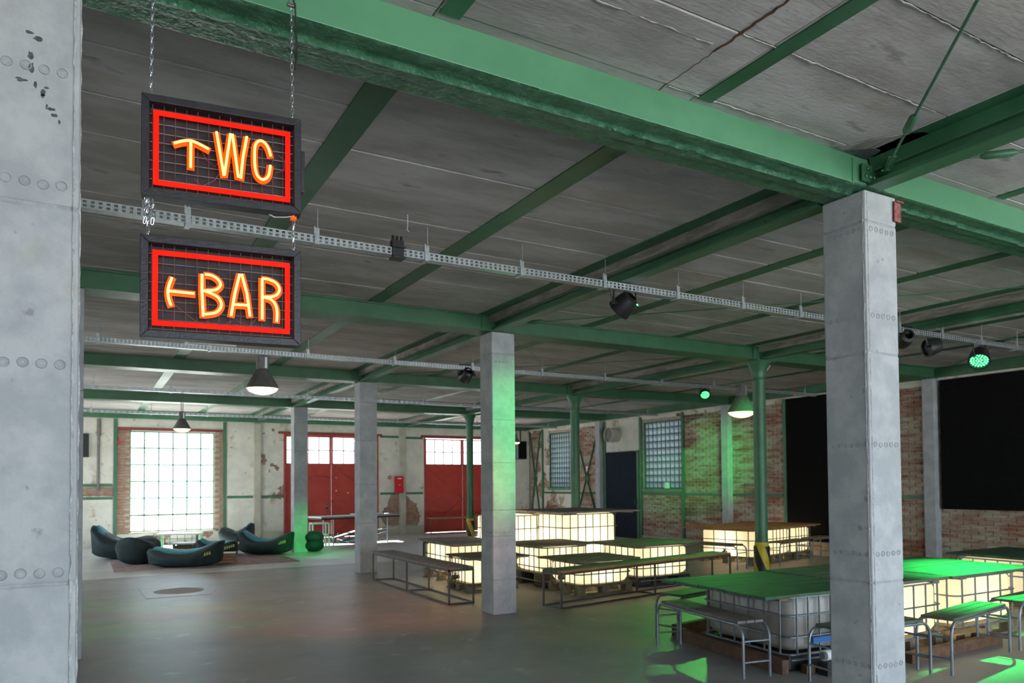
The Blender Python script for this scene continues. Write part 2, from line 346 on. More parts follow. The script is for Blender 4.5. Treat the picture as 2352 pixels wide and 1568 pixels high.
# tie rods with turnbuckles
def tierod(p, q, label, tb=.17, fat=.008):
    p = Vector(p); q = Vector(q); o = thing('tie_rod', label, 'tie rod', p)
    d = (q-p); l = d.length; d.normalize(); s = Vector((0, 0, 0))
    MB().cyl(s, d*l, fat, 8).build('rod', 'green', o, smooth=True)
    if tb:
        t = max(.3, l*tb if tb < 1 else tb)
        MB().tube([d*(t-.1), d*(t-.07), d*(t+.07), d*(t+.1)], [.012, .024, .024, .012], 10).build('turnbuckle', 'green', o, smooth=True)
        MB().bar(s, d*.16, .05, .012).build('end_plate', 'green', o, bevel=.003)
    return o
tierod((-.06, -.2, 3.53), (-4.5, -4.7, 3.6), 'green tie rod with turnbuckle rising to the upper right from the big column', .12)
tierod((.12, -.42, 3.6), (4.5, -5.0, 3.6), 'green tie rod with turnbuckle running to the right edge of the picture', .06)
tierod((.1, 4.85, 3.58), (4.5, .25, 3.58), 'thin green tie rod across the ceiling left of the big column', .02, .006)
tierod((4.75, .25, 3.6), (9.1, 4.8, 3.6), 'thin green tie rod near the right wall, falling left to right', .02, .006)
tierod((.15, 5.25, 3.6), (4.5, 9.9, 3.6), 'thin tie rod behind the second beam, slanting down right', .02, .005)
tierod((4.5, 5.25, 3.6), (.15, 9.9, 3.6), 'thin tie rod behind the second beam, slanting down left', .02, .005)
tierod((4.75, 10.3, 3.6), (9.0, 14.9, 3.6), 'thin tie rod behind the round column, over the round duct', .02, .005)
tierod((4.75, 4.9, 3.6), (9.1, .3, 3.6), 'thin green tie rod right of the big column, running off the picture', .02, .006)

# ------------------------------------------------------------------ square concrete columns
ring = MB().lathe([(.0185, -.002), (.0170, .0030), (.0150, .0030), (.0138, .0), (.004, .0006)], 16, cap=False).mesh('form_mark', 'conc_mark')
def column(x, y, label, seams, marks, nf=5, ns=6, hx=.1625, hy=.16):
    c = thing('concrete_column', label, 'column', (x, y, 0))
    zs = [0]+seams+[ZB]; mm = MB()
    for a, b in zip(zs[:-1], zs[1:]): mm.box(-hx, hx, -hy, hy, a+(.003 if a else 0), b-.003)
    mm.build('shaft', 'conc', c, bevel=.011)
    MB().box(-hx+.006, hx-.006, -hy+.006, hy-.006, .01, ZB-.01).build('core', 'conc_mark', c)
    for z in marks:
        for i in range(nf): inst(ring, 'form_mark', c, (-hx+.055+i*.054, -hy-.0005, z+R_.uniform(-.003, .003)), (PI/2, 0, 0))
        for i in range(ns): inst(ring, 'form_mark', c, (-hx-.0005, -hy+.04+i*.046, z+R_.uniform(-.003, .003)), (0, -PI/2, 0), (.85,)*3)
    return c
L0 = column(-BX-.02, 0, 'large pale concrete column filling the left edge of the picture', [.62, 1.27, 2.57], [3.04, 2.64, 2.02, 1.31, .55], 5, 0)
column(-BX-.01, ROWS[1], 'concrete column almost hidden behind the left foreground column', [1.2, 2.5], [], 0, 0)
R0 = column(0, 0, 'tall pale concrete column in the right foreground', [.95, 2.42, 3.27], [3.22, 2.66, 1.83, 1.13, .42])
column(0, ROWS[1], 'concrete column with a green lit face in the middle of the hall', [.42, .95, 1.27, 1.85, 2.38, 3.2], [3.1, 1.0], 4, 4)
column(0, ROWS[2], 'second farthest concrete column, beside the end of the long dark bench', [.9, 1.6, 2.4, 3.1], [])
column(0, ROWS[3]-.15, 'farthest concrete column, its foot glowing green', [.9, 1.6, 2.4, 3.1], [])
# rough knocked corners of the two near columns
def corner_strip(c, x, y, seed):
    mm = MB(); n = 150; nj = 5
    for i in range(n+1):
        z = .01+i*(ZB-.03)/n
        for j in range(nj):
            t = j/(nj-1); px = x+.024*(1-t) if x < 0 else x-.024*(1-t); py = y+.024*t
            k = mnoise.noise((z*16, j*.8, seed))*.006
            mm.v.append(Vector((px+(-k if x < 0 else k), py-k, z)))
    for i in range(n):
        for j in range(nj-1): a = i*nj+j; mm.f.append([a, a+1, a+nj+1, a+nj])
    mm.build('chipped_corner', 'rub', c, smooth=True)
corner_strip(R0, -.166, -.164, 1); corner_strip(L0, .166, -.164, 4)
# dark chips near the top of the left column
for (px, pz, sx, sz) in ((.012, 3.155, .016, .006), (.035, 3.14, .014, .010), (.015, 3.075, .010, .018), (.017, 3.035, .012, .020), (-.012, 2.985, .018, .008), (.028, 2.98, .005, .016), (.052, 2.955, .008, .014), (.06, 2.975, .010, .005), (.05, 2.945, .006, .008), (.075, 2.905, .014, .006), (.085, 2.885, .012, .007), (.10, 2.865, .004, .009), (.062, 2.91, .004, .01)):
    pts = []
    for i in range(11): t = 2*PI*i/11; r = R_.uniform(.55, 1.15); pts.append((px+math.cos(t)*sx*r, pz+math.sin(t)*sz*r))
    MB().loops([[(a, -.1612, b) for a, b in pts], [(a, -.159, b) for a, b in pts]]).build('paint_chip', 'conc_dark', L0)
# rusty clip at the top of the near right column
rc = thing('angle_bracket', 'small rusty red angle bracket at the top of the right foreground column', 'bracket', (.165, -.175, 3.30))
MB().box(-.045, .02, -.004, .004, 0, .13).box(.014, .022, -.004, .05, 0, .13).build('plate', 'rust', rc, bevel=.002)
MB().box(-.045, .03, -.02, .004, .126, .134).build('lip', 'rust', rc)

# ------------------------------------------------------------------ round steel columns
def round_col(x, y, label):
    c = thing('steel_column', label, 'column', (x, y, 0))
    MB().lathe([(.095, .5), (.095, 3.15), (.1, 3.16), (.1, 3.19), (.095, 3.2), (.105, 3.26), (.135, 3.38), (.19, ZB)], 24).build('shaft', 'green', c, smooth=True)
    MB().lathe([(.12, .0), (.12, .60), (.105, .62), (.105, .66)], 48).build('base_collar', 'ypost', c, smooth=True)
    mm = MB()
    for k in range(3):
        n, q = 20, 6; b0 = len(mm.v)
        for i in range(n+1):
            z = .6*i/n
            for j in range(q+1): a = 2*PI*k/3-z*3.4+1.05*j/q; mm.v.append(Vector((.1225*math.cos(a), .1225*math.sin(a), z)))
        for i in range(n):
            for j in range(q): a = b0+i*(q+1)+j; mm.f.append([a, a+1, a+q+2, a+q+1])
    mm.build('warning_stripe', 'black', c)
    MB().lathe([(.1, .0), (.1, .012)], 24, (0, 0, 1.95)).lathe([(.1, .0), (.1, .012)], 24, (0, 0, 2.7)).build('weld_ring', 'greend', c)
    MB().box(-.2, .2, -.17, .17, ZB-.015, ZB).build('cap_plate', 'green', c)
round_col(BX, ROWS[1], 'green round steel column with yellow and black foot, beside the near tables')
round_col(BX, ROWS[2], 'green round steel column behind the tall stacked glowing tanks')
round_col(BX, ROWS[3], 'farthest green round steel column, before the right red door')

# ------------------------------------------------------------------ walls
def wall_boxes(mm, u0, u1, z0, z1, ops, put):
    us = sorted(set([u0, u1]+[v for o in ops for v in o[:2]]))
    for a, b in zip(us[:-1], us[1:]):
        zz = sorted([(o[2], o[3]) for o in ops if o[0] <= a+1e-6 and o[1] >= b-1e-6]); z = z0
        for (p, q) in zz:
            if p > z: put(mm, a, b, z, p)
            z = max(z, q)
        if z < z1: put(mm, a, b, z, z1)
def bricks(parent, cells, matn, to_loc, rot, size, cap):
    me = MB().obox((0, 0, 0), (size[0]/2, .012, size[1]/2)).mesh('brick', matn); st = MB(); n = 0
    for (u, z, ln) in cells:
        p = to_loc(u, z)
        if n < cap:
            inst(me, 'brick', parent, p, rot, (ln, 1, 1)); n += 1
        else:
            m3 = Matrix.Rotation(rot[2], 3, 'Z'); st.obox(p, (size[0]/2*ln, .012, size[1]/2), m3)
    if st.v: o = st.build('far_bricks', matn, parent); o['kind'] = 'stuff'
def plaster_sheet(parent, u0, u1, z0, z1, cell, cover, to3, out):
    nu = int((u1-u0)/cell); nz = int((z1-z0)/cell); g = [[cover(u0+(i+.5)*cell, z0+(j+.5)*cell) for j in range(nz)] for i in range(nu)]
    mm = MB(); idx = {}
    def V(i, j, d):
        k = (i, j, d)
        if k not in idx:
            idx[k] = len(mm.v); uu = u0+i*cell; zz = z0+j*cell
            q = mnoise.noise((uu*9, zz*9, 2))*cell*.4 if 0 < i < nu and 0 < j < nz else 0
            mm.v.append(Vector(to3(uu+q, zz+q, d+(.002*mnoise.noise((uu*2, zz*2, 5)) if d > 0 else 0))))
        return idx[k]
    for i in range(nu):
        for j in range(nz):
            if not g[i][j]: continue
            mm.f.append([V(i, j, out), V(i+1, j, out), V(i+1, j+1, out), V(i, j+1, out)])
            for (di, dj, a, b) in ((-1, 0, (i, j), (i, j+1)), (1, 0, (i+1, j), (i+1, j+1)), (0, -1, (i, j), (i+1, j)), (0, 1, (i, j+1), (i+1, j+1))):
                ii, jj = i+di, j+dj
                if not (0 <= ii < nu and 0 <= jj < nz) or not g[ii][jj]:
                    mm.f.append([V(*a, out), V(*b, out), V(*b, 0), V(*a, 0)])
    o = mm.build('plaster', 'plaster', parent); return o
# far wall --------------------------------------------------------
W1 = (-3.42, -1.26, .36, 3.11); D1 = (.66, 3.60, 0, 3.14); D2 = (5.16, 8.1, 0, 3.16)
wb = struct(bpy.data.objects.new('wall_back', None)); COL.objects.link(wb)
mm = MB(); wall_boxes(mm, XL, XW+.3, 0, ZC+.06, [W1, D1, D2], lambda m, a, b, z, q: m.box(a, b, YW, YW+.3, z, q)); mm.build('wall_core', 'mortar', wb)
def expo_b(x, z):
    n = mnoise.noise((x*2.1, z*2.1, 3.3))*.5+mnoise.noise((x*6, z*6, 1))*.22
    if (-3.72 < x < -3.40 or -1.28 < x < -1.04) and .3 < z < 3.14: return n < .42
    if -3.42 < x < -1.26 and z < .36: return n > -.05
    if x < -3.8 and 1.33 < z < 1.60: return True
    if 0.0 < x < .66 and .3 < z: return n > (.05 if 1.2 < z < 2.5 else .28)
    if 3.6 < x < 5.16 and z > .28:
        d = ((x-4.38)/.62)**2+((z-.62)/.72)**2
        return d+n*.9 < 1
    if -.45 < x < -.2: return n > .3
    return n > .52
def in_open(x, z, ops, e=0): return any(o[0]-e < x < o[1]+e and o[2]-e < z < o[3]+e for o in ops)
plaster_sheet(wb, -5.0, 9.2, 0, 3.52, .045, lambda x, z: not in_open(x, z, [W1, D1, D2], .005) and not expo_b(x, z), lambda u, z, d: (u, YW-.012-d, z), .022)
cells = []
r = 0; z = .04
while z < 3.45:
    x = -4.9+(.125 if r % 2 else 0)
    while x < 8.9:
        if not in_open(x, z, [W1, D1, D2], .03) and (expo_b(x, z) or expo_b(x+.1, z) or expo_b(x-.1, z)): cells.append((x, z, R_.uniform(.94, 1.0)))
        x += .25
    z += .078; r += 1
cells.sort(key=lambda c: abs(c[0]-.5)); bricks(wb, cells, 'brickb', lambda u, z: (u, YW-.006+R_.uniform(-.003, .003), z), (0, 0, 0), (.238, .066), 290)
# right wall ------------------------------------------------------
W2 = (11.80, 13.36, 1.42, 3.28); W3 = (17.05, 18.3, 1.44, 3.28); D3 = (13.55, 15.08, 0, 2.50)
wr = struct(bpy.data.objects.new('wall_right', None)); COL.objects.link(wr)
mm = MB(); wall_boxes(mm, YF, YW+.3, 0, ZC+.06, [W2, W3], lambda m, a, b, z, q: m.box(XW+.012, XW+.32, a, b, z, q)); mm.build('wall_core', 'mortar', wr)
def cov_r(y, z):
    n = mnoise.noise((y*1.8, z*1.8, 9))*.6+mnoise.noise((y*6, z*6, 4))*.2
    if 13.5 < y < 15.1 and z > 2.5: return n < .33
    if 16.8 < y < 18.7 and z < 1.42: return n < .12
    if 18.3 < y < 19.3 and z > .3: return n < -.02
    if z > 3.36: return n < .3
    return False
plaster_sheet(wr, 3.0, 19.55, 0, 3.5, .06, lambda y, z: not in_open(y, z, [W2, W3], .005) and cov_r(y, z), lambda u, z, d: (XW+.01-d, u, z), .022)
cells = []; r = 0; z = .04
BL = [(3.0, 4.9, 1.12, 3.5), (7.30, 8.38, .2, 3.5), D3]
while z < 3.46:
    y = 2.9+(.125 if r % 2 else 0)
    while y < 19.5:
        if not in_open(y, z, [W2, W3], .06) and not in_open(y, z, BL, -.06) and not (cov_r(y, z) and cov_r(y+.12, z) and cov_r(y-.12, z)): cells.append((y, z, R_.uniform(.93, 1.0)))
        y += .25
    z += .078; r += 1
cells.sort(key=lambda c: c[0]); bricks(wr, cells, 'brickr', lambda u, z: (XW+.006+R_.uniform(-.004, .004), u, z), (0, 0, PI/2), (.24, .067), 295)
# left wall and front wall (outside the picture); left openings added as daylight fill
mm = MB(); wall_boxes(mm, YF, YW+.3, 0, ZC+.06, [(11, 14.4, .4, 3.3), (16, 19, .4, 3.3)], lambda m, a, b, z, q: m.box(XL-.3, XL, a, b, z, q)); struct(mm.build('wall_left', 'plaster'))
mm = MB(); wall_boxes(mm, XL, XW+.3, 0, ZC+.06, [(-6.2, 9.0, 0, 3.45)], lambda m, a, b, z, q: m.box(a, b, YF-.3, YF, z, q)); struct(mm.build('wall_front', 'plaster'))

# pilasters, steel posts and rails on the walls
def wallpost(nm, lab, cat, b, mt, bev=.004):
    o = MB().box(*b).build(nm, mt, None, bevel=bev); return tag(o, lab, cat)
for (y, lab) in ((ROWS[1]-.02, 'concrete wall post between the two black screens'), (ROWS[2]+.0, 'concrete wall post right of the green lit brickwork'), (ROWS[3]+.15, 'narrow concrete wall post left of the dark door')):
    wallpost('wall_post', lab, 'post', (XW-.16, XW+.02, y-.11, y+.11, 0, 3.47), 'conc', .01)
for (x, lab) in ((-.11, 'concrete wall post between the big window and left red door'), (4.40, 'concrete wall post behind the red hose cabinet')):
    wallpost('wall_post', lab, 'post', (x-.1, x+.1, YW-.12, YW, 0, 3.40), 'plinth', .01)
for (x, lab) in ((-3.77, 'left of the big bright window'), (-1.0, 'right of the big bright window')):
    wallpost('steel_post', 'thin green steel post '+lab, 'post', (x-.045, x+.045, YW-.06, YW, 0, 3.42), 'green')
for (y, lab) in ((13.46, 'between the dark door and the gridded window'), (11.74, 'right of the gridded window'), (15.13, 'at the left edge of the dark door'), (18.68, 'left of the small gridded window'), (8.42, 'beside the narrow black screen')):
    wallpost('steel_post', 'green steel post on the right wall '+lab, 'post', (XW-.05, XW+.01, y-.04, y+.04, 0, 3.47), 'green')
for (a, b, lab) in ((11.8, 13.42, 'below the gridded window'), (10.25, 11.7, 'under the green lit brickwork'), (8.48, 10.0, 'behind the round column'), (5.2, 7.25, 'between the two black screens'), (15.35, 18.6, 'behind the crossed braces')):
    wallpost('steel_rail', 'horizontal green steel rail on the right wall '+lab, 'rail', (XW-.035, XW+.01, a, b, 1.25, 1.31), 'green')
for (a, b, z, lab) in ((-5, -3.83, 1.64, 'far left, above the brick band'), (-5, -3.83, 1.29, 'far left, below the brick band'), (-.93, -.22, 1.27, 'right of the big window'), (0.0, .62, 1.27, 'left of the left red door'), (3.66, 4.28, 1.31, 'left of the hose cabinet post'), (4.52, 5.12, 1.31, 'right of the hose cabinet post'), (3.66, 4.28, 3.12, 'above the hose cabinet'), (4.52, 5.12, 3.10, 'left of the right red door top')):
    wallpost('steel_rail', 'short green steel rail on the far wall '+lab, 'rail', (a, b, YW-.05, YW, z-.035, z+.035), 'green')
for (a, b, lab) in ((-3.72, -1.04, 'over the big window'), (.5, 3.72, 'over the left red door'), (5.05, 8.2, 'over the right red door')):
    wallpost('steel_lintel', 'rust red steel lintel '+lab, 'lintel', (a, b, YW-.06, YW, 3.13, 3.20), 'lintel')
for i, (a, b) in enumerate(((-.93, .62), (3.66, 5.12), (8.14, 9.2))):
    struct(MB().box(a, b, YW-.09, YW, 0, .26).build('baseboard_back_%d' % (i+1), 'plinth', bevel=.01))
struct(MB().box(XW-.06, XW, 5.2, 13.4, 0, .12).build('baseboard_right', 'plinth', bevel=.01))
# wall plates under the ceiling
tag(MB().box(XW-.16, XW+.01, 0, YW, 3.49, 3.655).box(XW-.17, XW, 0, YW, 3.478, 3.49).build('wall_plate', 'greend'), 'green steel wall plate running along the top of the right wall', 'beam')
tag(MB().box(XW-.05, XW+.02, 3, YW, 3.44, 3.478).build('mortar_ledge', 'plaster'), 'pale mortar ledge under the green plate on the right wall', 'ledge')
tag(MB().box(XL, XW-.18, YW-.16, YW+.01, 3.44, 3.655).build('wall_plate', 'green'), 'green steel wall plate along the top of the far wall', 'beam')
# crossed braces
for (ya, yb, nm) in ((15.35, 16.75, 'behind the second round column'), (18.75, 19.5, 'in the far right corner')):
    t = thing('cross_brace', 'crossed green flat steel braces on the right wall '+nm, 'brace', (XW-.05, (ya+yb)/2, 0))
    h = (yb-ya)/2
    MB().bar((0, -h, .1), (0, h, 3.4), .012, .06, (1, 0, 0)).build('brace', 'green', t)
    MB().bar((-.014, h, .1), (-.014, -h, 3.4), .012, .06, (1, 0, 0)).build('brace', 'green', t)
    MB().box(-.025, .02, -.09, .09, 1.66, 1.84).build('gusset_plate', 'green', t)
# window 1
w1 = struct(bpy.data.objects.new('window_1', None)); COL.objects.link(w1); w1.location = (0, YW+.12, 0)
x0, x1, z0, z1 = W1
MB().box(x0, x0+.03, -.03, .03, z0, z1).box(x1-.03, x1, -.03, .03, z0, z1).box(x0, x1, -.03, .03, z1-.03, z1).box(x0, x1, -.03, .03, z0, z0+.03).build('window_frame', 'greenl', w1)
nxp, nzp = 6, 6; dx = (x1-x0)/nxp; dz = (z1-z0)/nzp
for i in range(1, nxp): MB().box(x0+i*dx-.015, x0+i*dx+.015, -.018, .018, z0, z1).build('glazing_bar', 'greend', w1)
for j in range(1, nzp): MB().box(x0, x1, -.018, .018, z0+j*dz-(.014 if j > 1 else .03), z0+j*dz+.014).build('glazing_bar', 'greend', w1)
pg = MB().box(-dx/2+.009, dx/2-.009, -.002, .002, -dz/2+.011, dz/2-.011).mesh('window_pane', 'glass')
for i in range(nxp):
    for j in range(nzp): inst(pg, 'window_pane', w1, (x0+(i+.5)*dx, 0, z0+(j+.5)*dz))
MB().box(x0-.03, x1+.03, -.2, .1, z0-.05, z0-.0).build('window_sill', 'plinth', w1)
# gridded windows on the right wall
for nm, (y0, y1, z0, z1), nc, nr in (('window_2', W2, 9, 10), ('window_3', W3, 9, 11)):
    ww = struct(bpy.data.objects.new(nm, None)); COL.objects.link(ww); ww.location = (XW+.06, 0, 0)
    MB().box(-.03, .03, y0, y0+.04, z0, z1).box(-.03, .03, y1-.04, y1, z0, z1).box(-.03, .03, y0, y1, z1-.04, z1).box(-.03, .03, y0, y1, z0, z0+.04).build('window_frame', 'green', ww)
    dy = (y1-y0)/nc; dz = (z1-z0)/nr
    for i in range(1, nc): MB().box(-.014, .014, y0+i*dy-.010, y0+i*dy+.010, z0, z1).build('glazing_bar', 'greend' if i % 3 else 'green', ww)
    for j in range(1, nr): MB().box(-.018, .018, y0, y1, z0+j*dz-.012, z0+j*dz+.012).build('glazing_bar', 'green', ww)
    pg = MB().box(-.002, .002, -dy/2+.009, dy/2-.009, -dz/2+.011, dz/2-.011).mesh('window_pane', 'frost')
    for i in range(nc):
        for j in range(nr): inst(pg, 'window_pane', ww, (0, y0+(i+.5)*dy, z0+(j+.5)*dz))
    MB().box(-.12, .02, y0-.03, y1+.03, z0-.07, z0).build('window_sill', 'greenl', ww, bevel=.006)
# red doors
def reddoor(nm, D, gx, wicket):
    d = struct(bpy.data.objects.new(nm, None)); COL.objects.link(d); d.location = (0, YW+.02, 0)
    x0, x1, z0, z1 = D
    MB().box(x0, x0+.05, -.07, .05, 0, z1).box(x1-.05, x1, -.07, .05, 0, z1).box(x0, x1, -.07, .05, z1-.05, z1).build('door_frame', 'redframe', d, bevel=.004)
    mid = (gx[1]+gx[2])/2
    for (a, b) in ((x0+.05, mid-.006), (mid+.006, x1-.05)):
        lf = MB().box(a, b, 0, .03, 0.01, 2.24).build('door_leaf', 'doorred', d)
        st = MB().box(a, a+.05, -.02, .03, 2.24, 3.09).box(b-.05, b, -.02, .03, 2.24, 3.09).box(a, b, -.02, .03, 2.20, 2.26).box(a, b, -.02, .03, 3.05, 3.09)
        st.box(a, a+.05, -.02, 0, .01, 2.2).box(b-.05, b, -.02, 0, .01, 2.2).box(a, b, -.02, 0, .02, .08).box(a, b, -.02, 0, 1.08, 1.14)
        st.bar((a+.04, -.01, .08), (b-.04, -.01, 1.08), .02, .04, (0, 1, 0)).bar((a+.04, -.01, 2.2), (b-.04, -.01, 1.14), .02, .04, (0, 1, 0))
        st.build('leaf_frame', 'redframe', lf)
        n = 4; ww = (b-a-.1)/n
        for i in range(1, n): MB().box(a+.05+i*ww-.014, a+.05+i*ww+.014, 0, .02, 2.26, 3.05).build('glazing_bar', 'redframe', lf)
        MB().box(a+.05, b-.05, 0, .02, 2.64, 2.67).build('glazing_bar', 'redframe', lf)
        pg = MB().box(-ww/2+.008, ww/2-.008, -.002, .002, -.19, .19).mesh('window_pane', 'glass')
        for i in range(n):
            for k in (2.455, 2.857): inst(pg, 'window_pane', lf, (a+.05+(i+.5)*ww, .012, k))
    if wicket:
        a, b, h = wicket
        wk = MB().box(a, b, -.034, -.004, .06, h).build('wicket_door', 'doorred', d, bevel=.004)
        MB().box(b-.045, b+.0, -.05, -.034, .06, h).box(a, b, -.05, -.034, h-.03, h+.015).build('wicket_frame', 'redframe', wk)
        MB().box(b-.1, b-.05, -.06, -.034, .86, .98).build('door_lock', 'black', wk)
        MB().cyl((b-.075, -.06, .95), (b-.075, -.1, .95), .012, 8).cyl((b-.075, -.095, .95), (b-.17, -.095, .95), .009, 8).build('door_handle', 'galv', wk)
    for (bx, bz) in ((2.25, 1.82), (2.25, 1.42), (2.62, 1.35)) if wicket else ():
        MB().lathe([(.02, 0), (.02, .02), (.012, .028)], 10, (bx, -.02, bz), Matrix.Rotation(PI/2, 3, 'X')).build('bright_hole', 'white', d)  # white studs stand in for daylight showing through small holes
    return d
reddoor('door_1', D1, (.71, 2.05, 2.15, 3.47), (1.30, 2.04, 1.83))
reddoor('door_2', D2, (5.2, 6.54, 6.6, 8.0), None)
d3 = struct(bpy.data.objects.new('door_3', None)); COL.objects.link(d3)
MB().box(XW-.03, XW+.02, D3[0]+.03, D3[1], 0, 2.5).build('door_leaf', 'navy', d3)
MB().box(XW-.06, XW+.02, D3[0]-.03, D3[0]+.06, 0, 2.52).build('door_frame', 'green', d3)
MB().box(XW-.08, XW-.03, D3[0]+.1, D3[0]+.14, .98, 1.12).build('door_handle', 'black', d3)
# black cloths over wall openings
tag(MB().box(XW-.05, XW-.02, 7.32, 8.36, .3, 3.44).build('black_screen', 'blackcloth'), 'tall narrow black cloth screen left of the right foreground column', 'screen')
tag(MB().box(XW-.06, XW-.03, 0.6, 4.88, 1.07, 3.43).build('black_screen', 'blackcloth'), 'large black cloth screen at the right edge of the picture', 'screen')
# round duct
t = thing('ventilation_duct', 'round ventilation duct stub above the dark door', 'duct', (XW, 14.55, 3.0))
Rm = Matrix.Rotation(-PI/2, 3, 'Y')
MB().lathe([(.21, -.02), (.21, .30), (.225, .30), (.225, .34), (.20, .34), (.20, .30)], 28, m=Rm, cap=False).build('duct_pipe', 'plinth', t, smooth=True)
MB().lathe([(.0, .30), (.2, .302)], 28, m=Rm, cap=False).build('duct_grille', 'lampg', t)
# hose cabinet, sign, pipes, boxes
t = thing('hose_cabinet', 'red fire hose cabinet on the far wall between the red doors', 'cabinet', (4.24, YW-.16, 1.32))
MB().box(-.14, .14, -.06, .03, 0, .54).build('body', 'redbox', t, bevel=.006)
MB().box(-.125, .125, -.068, -.06, .015, .525).build('door', 'redbox', t, bevel=.003)
MB().box(-.06, .06, -.0695, -.068, .45, .48).build('notice', 'white', t); MB().box(-.02, .02, -.078, -.068, .25, .27).build('handle', 'white', t)
t = thing('fire_sign', 'small red and white round sign left of the hose cabinet', 'sign', (3.97, YW-.045, 1.82))
MB().lathe([(.06, 0), (.06, .008)], 18, m=Matrix.Rotation(PI/2, 3, 'X')).build('disc', 'redbox', t)
MB().box(-.035, .035, -.0105, -.0085, -.008, .008).box(-.008, .008, -.0105, -.0085, -.03, .03).build('symbol', 'white', t)
tag(MB().tube([(-4.16, YW-.05, 3.4), (-4.16, YW-.05, 2.95)], .05, 10).tube([(-4.16, YW-.05, 2.95), (-4.17, YW-.05, 1.55)], .03, 10).tube([(-4.17, YW-.05, 1.6), (-4.17, YW-.05, 1.5)], .04, 10).build('drain_pipe', 'lampg', None, smooth=True), 'rusty brown vertical pipe on the far wall left of the window', 'pipe')
tag(MB().box(-4.56, -4.39, YW-.14, YW-.03, 2.38, 3.0).build('switch_cabinet', 'black', bevel=.005), 'tall dark electrical box at the far left of the far wall', 'box')
tag(MB().box(-3.73, -3.66, YW-.10, YW-.06, 2.76, 2.84).build('alarm_button', 'redbox', bevel=.004), 'tiny orange red alarm box left of the big window', 'alarm')
t = thing('wall_speaker', 'black loudspeaker hanging in the far right corner', 'speaker', (8.55, 19.1, 2.43))
MB().box(-.17, .17, -.14, .14, 0, .62).build('cabinet', 'black', t, bevel=.01); MB().box(-.15, .15, -.152, -.14, .03, .59).build('grille', 'blackcloth', t)
MB().box(-.02, .02, -.02, .02, .62, 1.02).build('mount', 'steeld', t)
tag(MB().box(XW-.03, XW-.0, 16.0-.0, 16.14, 1.95, 2.12).build('notice_sheet', 'white'), 'small white sheet on the right wall by the round column', 'sheet')
tag(MB().box(XW-.09, XW+.0, 12.3, 12.42, 1.43, 1.60).build('white_box', 'white', bevel=.01), 'small white box on the sill of the gridded window', 'box')
t = thing('alarm_sounder', 'small red alarm sounder above the narrow black screen', 'alarm', (XW-.18, 8.0, 3.56))
MB().lathe([(.05, -.05), (.05, .02), (.03, .04)], 14).build('housing', 'redbox', t); MB().lathe([(.04, -.09), (.045, -.05)], 14).build('base', 'white', t)

# outdoors: a hedge and trees seen through the window
for (x, y, s, lab) in ((-7.5, 27, 1.6, 'leafy garden tree outside, left in the big window'), (-3.6, 33, 1.9, 'leafy garden tree outside, middle of the big window')):
    t = thing('garden_tree', lab, 'tree', (x, y, -.13)); mm = MB()
    for _ in range(900):
        a = Vector((R_.gauss(0, 1), R_.gauss(0, 1), R_.gauss(0, 1))).normalized()*R_.uniform(.6, 1)*s; c = a+Vector((0, 0, 2.4*s/1.6))
        q = Vector((R_.uniform(-1, 1), R_.uniform(-1, 1), R_.uniform(-1, 1))).normalized()*.14; p = q.orthogonal().normalized()*.08; b = len(mm.v); mm.v += [c+q, c+p, c-q, c-p]; mm.f.append([b, b+1, b+2, b+3])
    o = mm.build('foliage', 'leaf', t); MB().tube([(0, 0, 0), (.1, 0, 2.2)], [.16, .1], 8).build('trunk', 'timber', t)

# ------------------------------------------------------------------ cable trays with hanger rods
tn = ['nearest perforated cable tray crossing the picture below the ceiling', 'second perforated cable tray, just below the lower sign', 'third cable tray, above the far columns', 'farthest cable tray, in front of the far wall']
for k, yy in enumerate((2.40, 7.47, 12.53, 17.5)):
    t = thing('cable_tray', tn[k], 'cable tray', (0, yy, 3.40)); mm = MB(); xa, xb = -6.2, XW-.2
    pitch = .045 if k < 2 else .12
    for s in (-1, 1):
        for z in (0, .0255, .051): mm.box(xa, xb, s*.04-.0012, s*.04+.0012, z, z+.0085)
        x = xa
        while x < xb: mm.box(x, x+pitch*.5, s*.04-.001, s*.04+.001, .008, .0515); x += pitch
    mm.box(xa, xb, -.04, .04, 0, .0018).box(xa, xb, -.04, -.03, .058, .0605).box(xa, xb, .03, .04, .058, .0605)
    mm.build('channel', 'galv', t)
    rod = MB().cyl((0, 0, .06), (0, 0, ZC-3.40+.02), .0045, 6).mesh('hanger_rod', 'galv')
    br = MB().box(-.022, .012, -.055, -.043, -.012, .11).box(-.022, .012, -.055, .05, -.012, -.004).box(-.03, -.018, -.06, -.04, .06, .12).mesh('bracket', 'galv')
    x = -5.65
    i = 0
    while x < xb:
        inst(rod, 'hanger_rod', t, (x, -.048, 0)); inst(br, 'bracket', t, (x, 0, 0)); x += .885 if k == 0 else 1.3
    if k < 3:
        c = MB(); pts = [(1.2+i*.35, .01*math.sin(i*1.3), .068+.006*math.sin(i*2.1)) for i in range(23)]
        c.tube(pts, .009, 6); pts = [(1.0+i*.35, .02+.008*math.cos(i*1.7), .07) for i in range(23)]; c.tube(pts, .007, 6)
        c.build('cable', 'black', t, smooth=True)
t = thing('plug_connector', 'small black cable connector block on the nearest cable tray', 'connector', (-2.36, 2.37, 3.40))
MB().box(-.05, .05, -.02, .03, .0, .12).box(-.055, .055, -.05, -.02, .055, .065).build('block', 'black', t, bevel=.004)
for i in range(3): MB().cyl((-.035+i*.035, 0, .1), (-.035+i*.035, 0, .155), .012, 6).build('plug', 'black', t)
MB().box(-.05, .05, -.06, .05, -.03, -.015).build('clip', 'black', t)
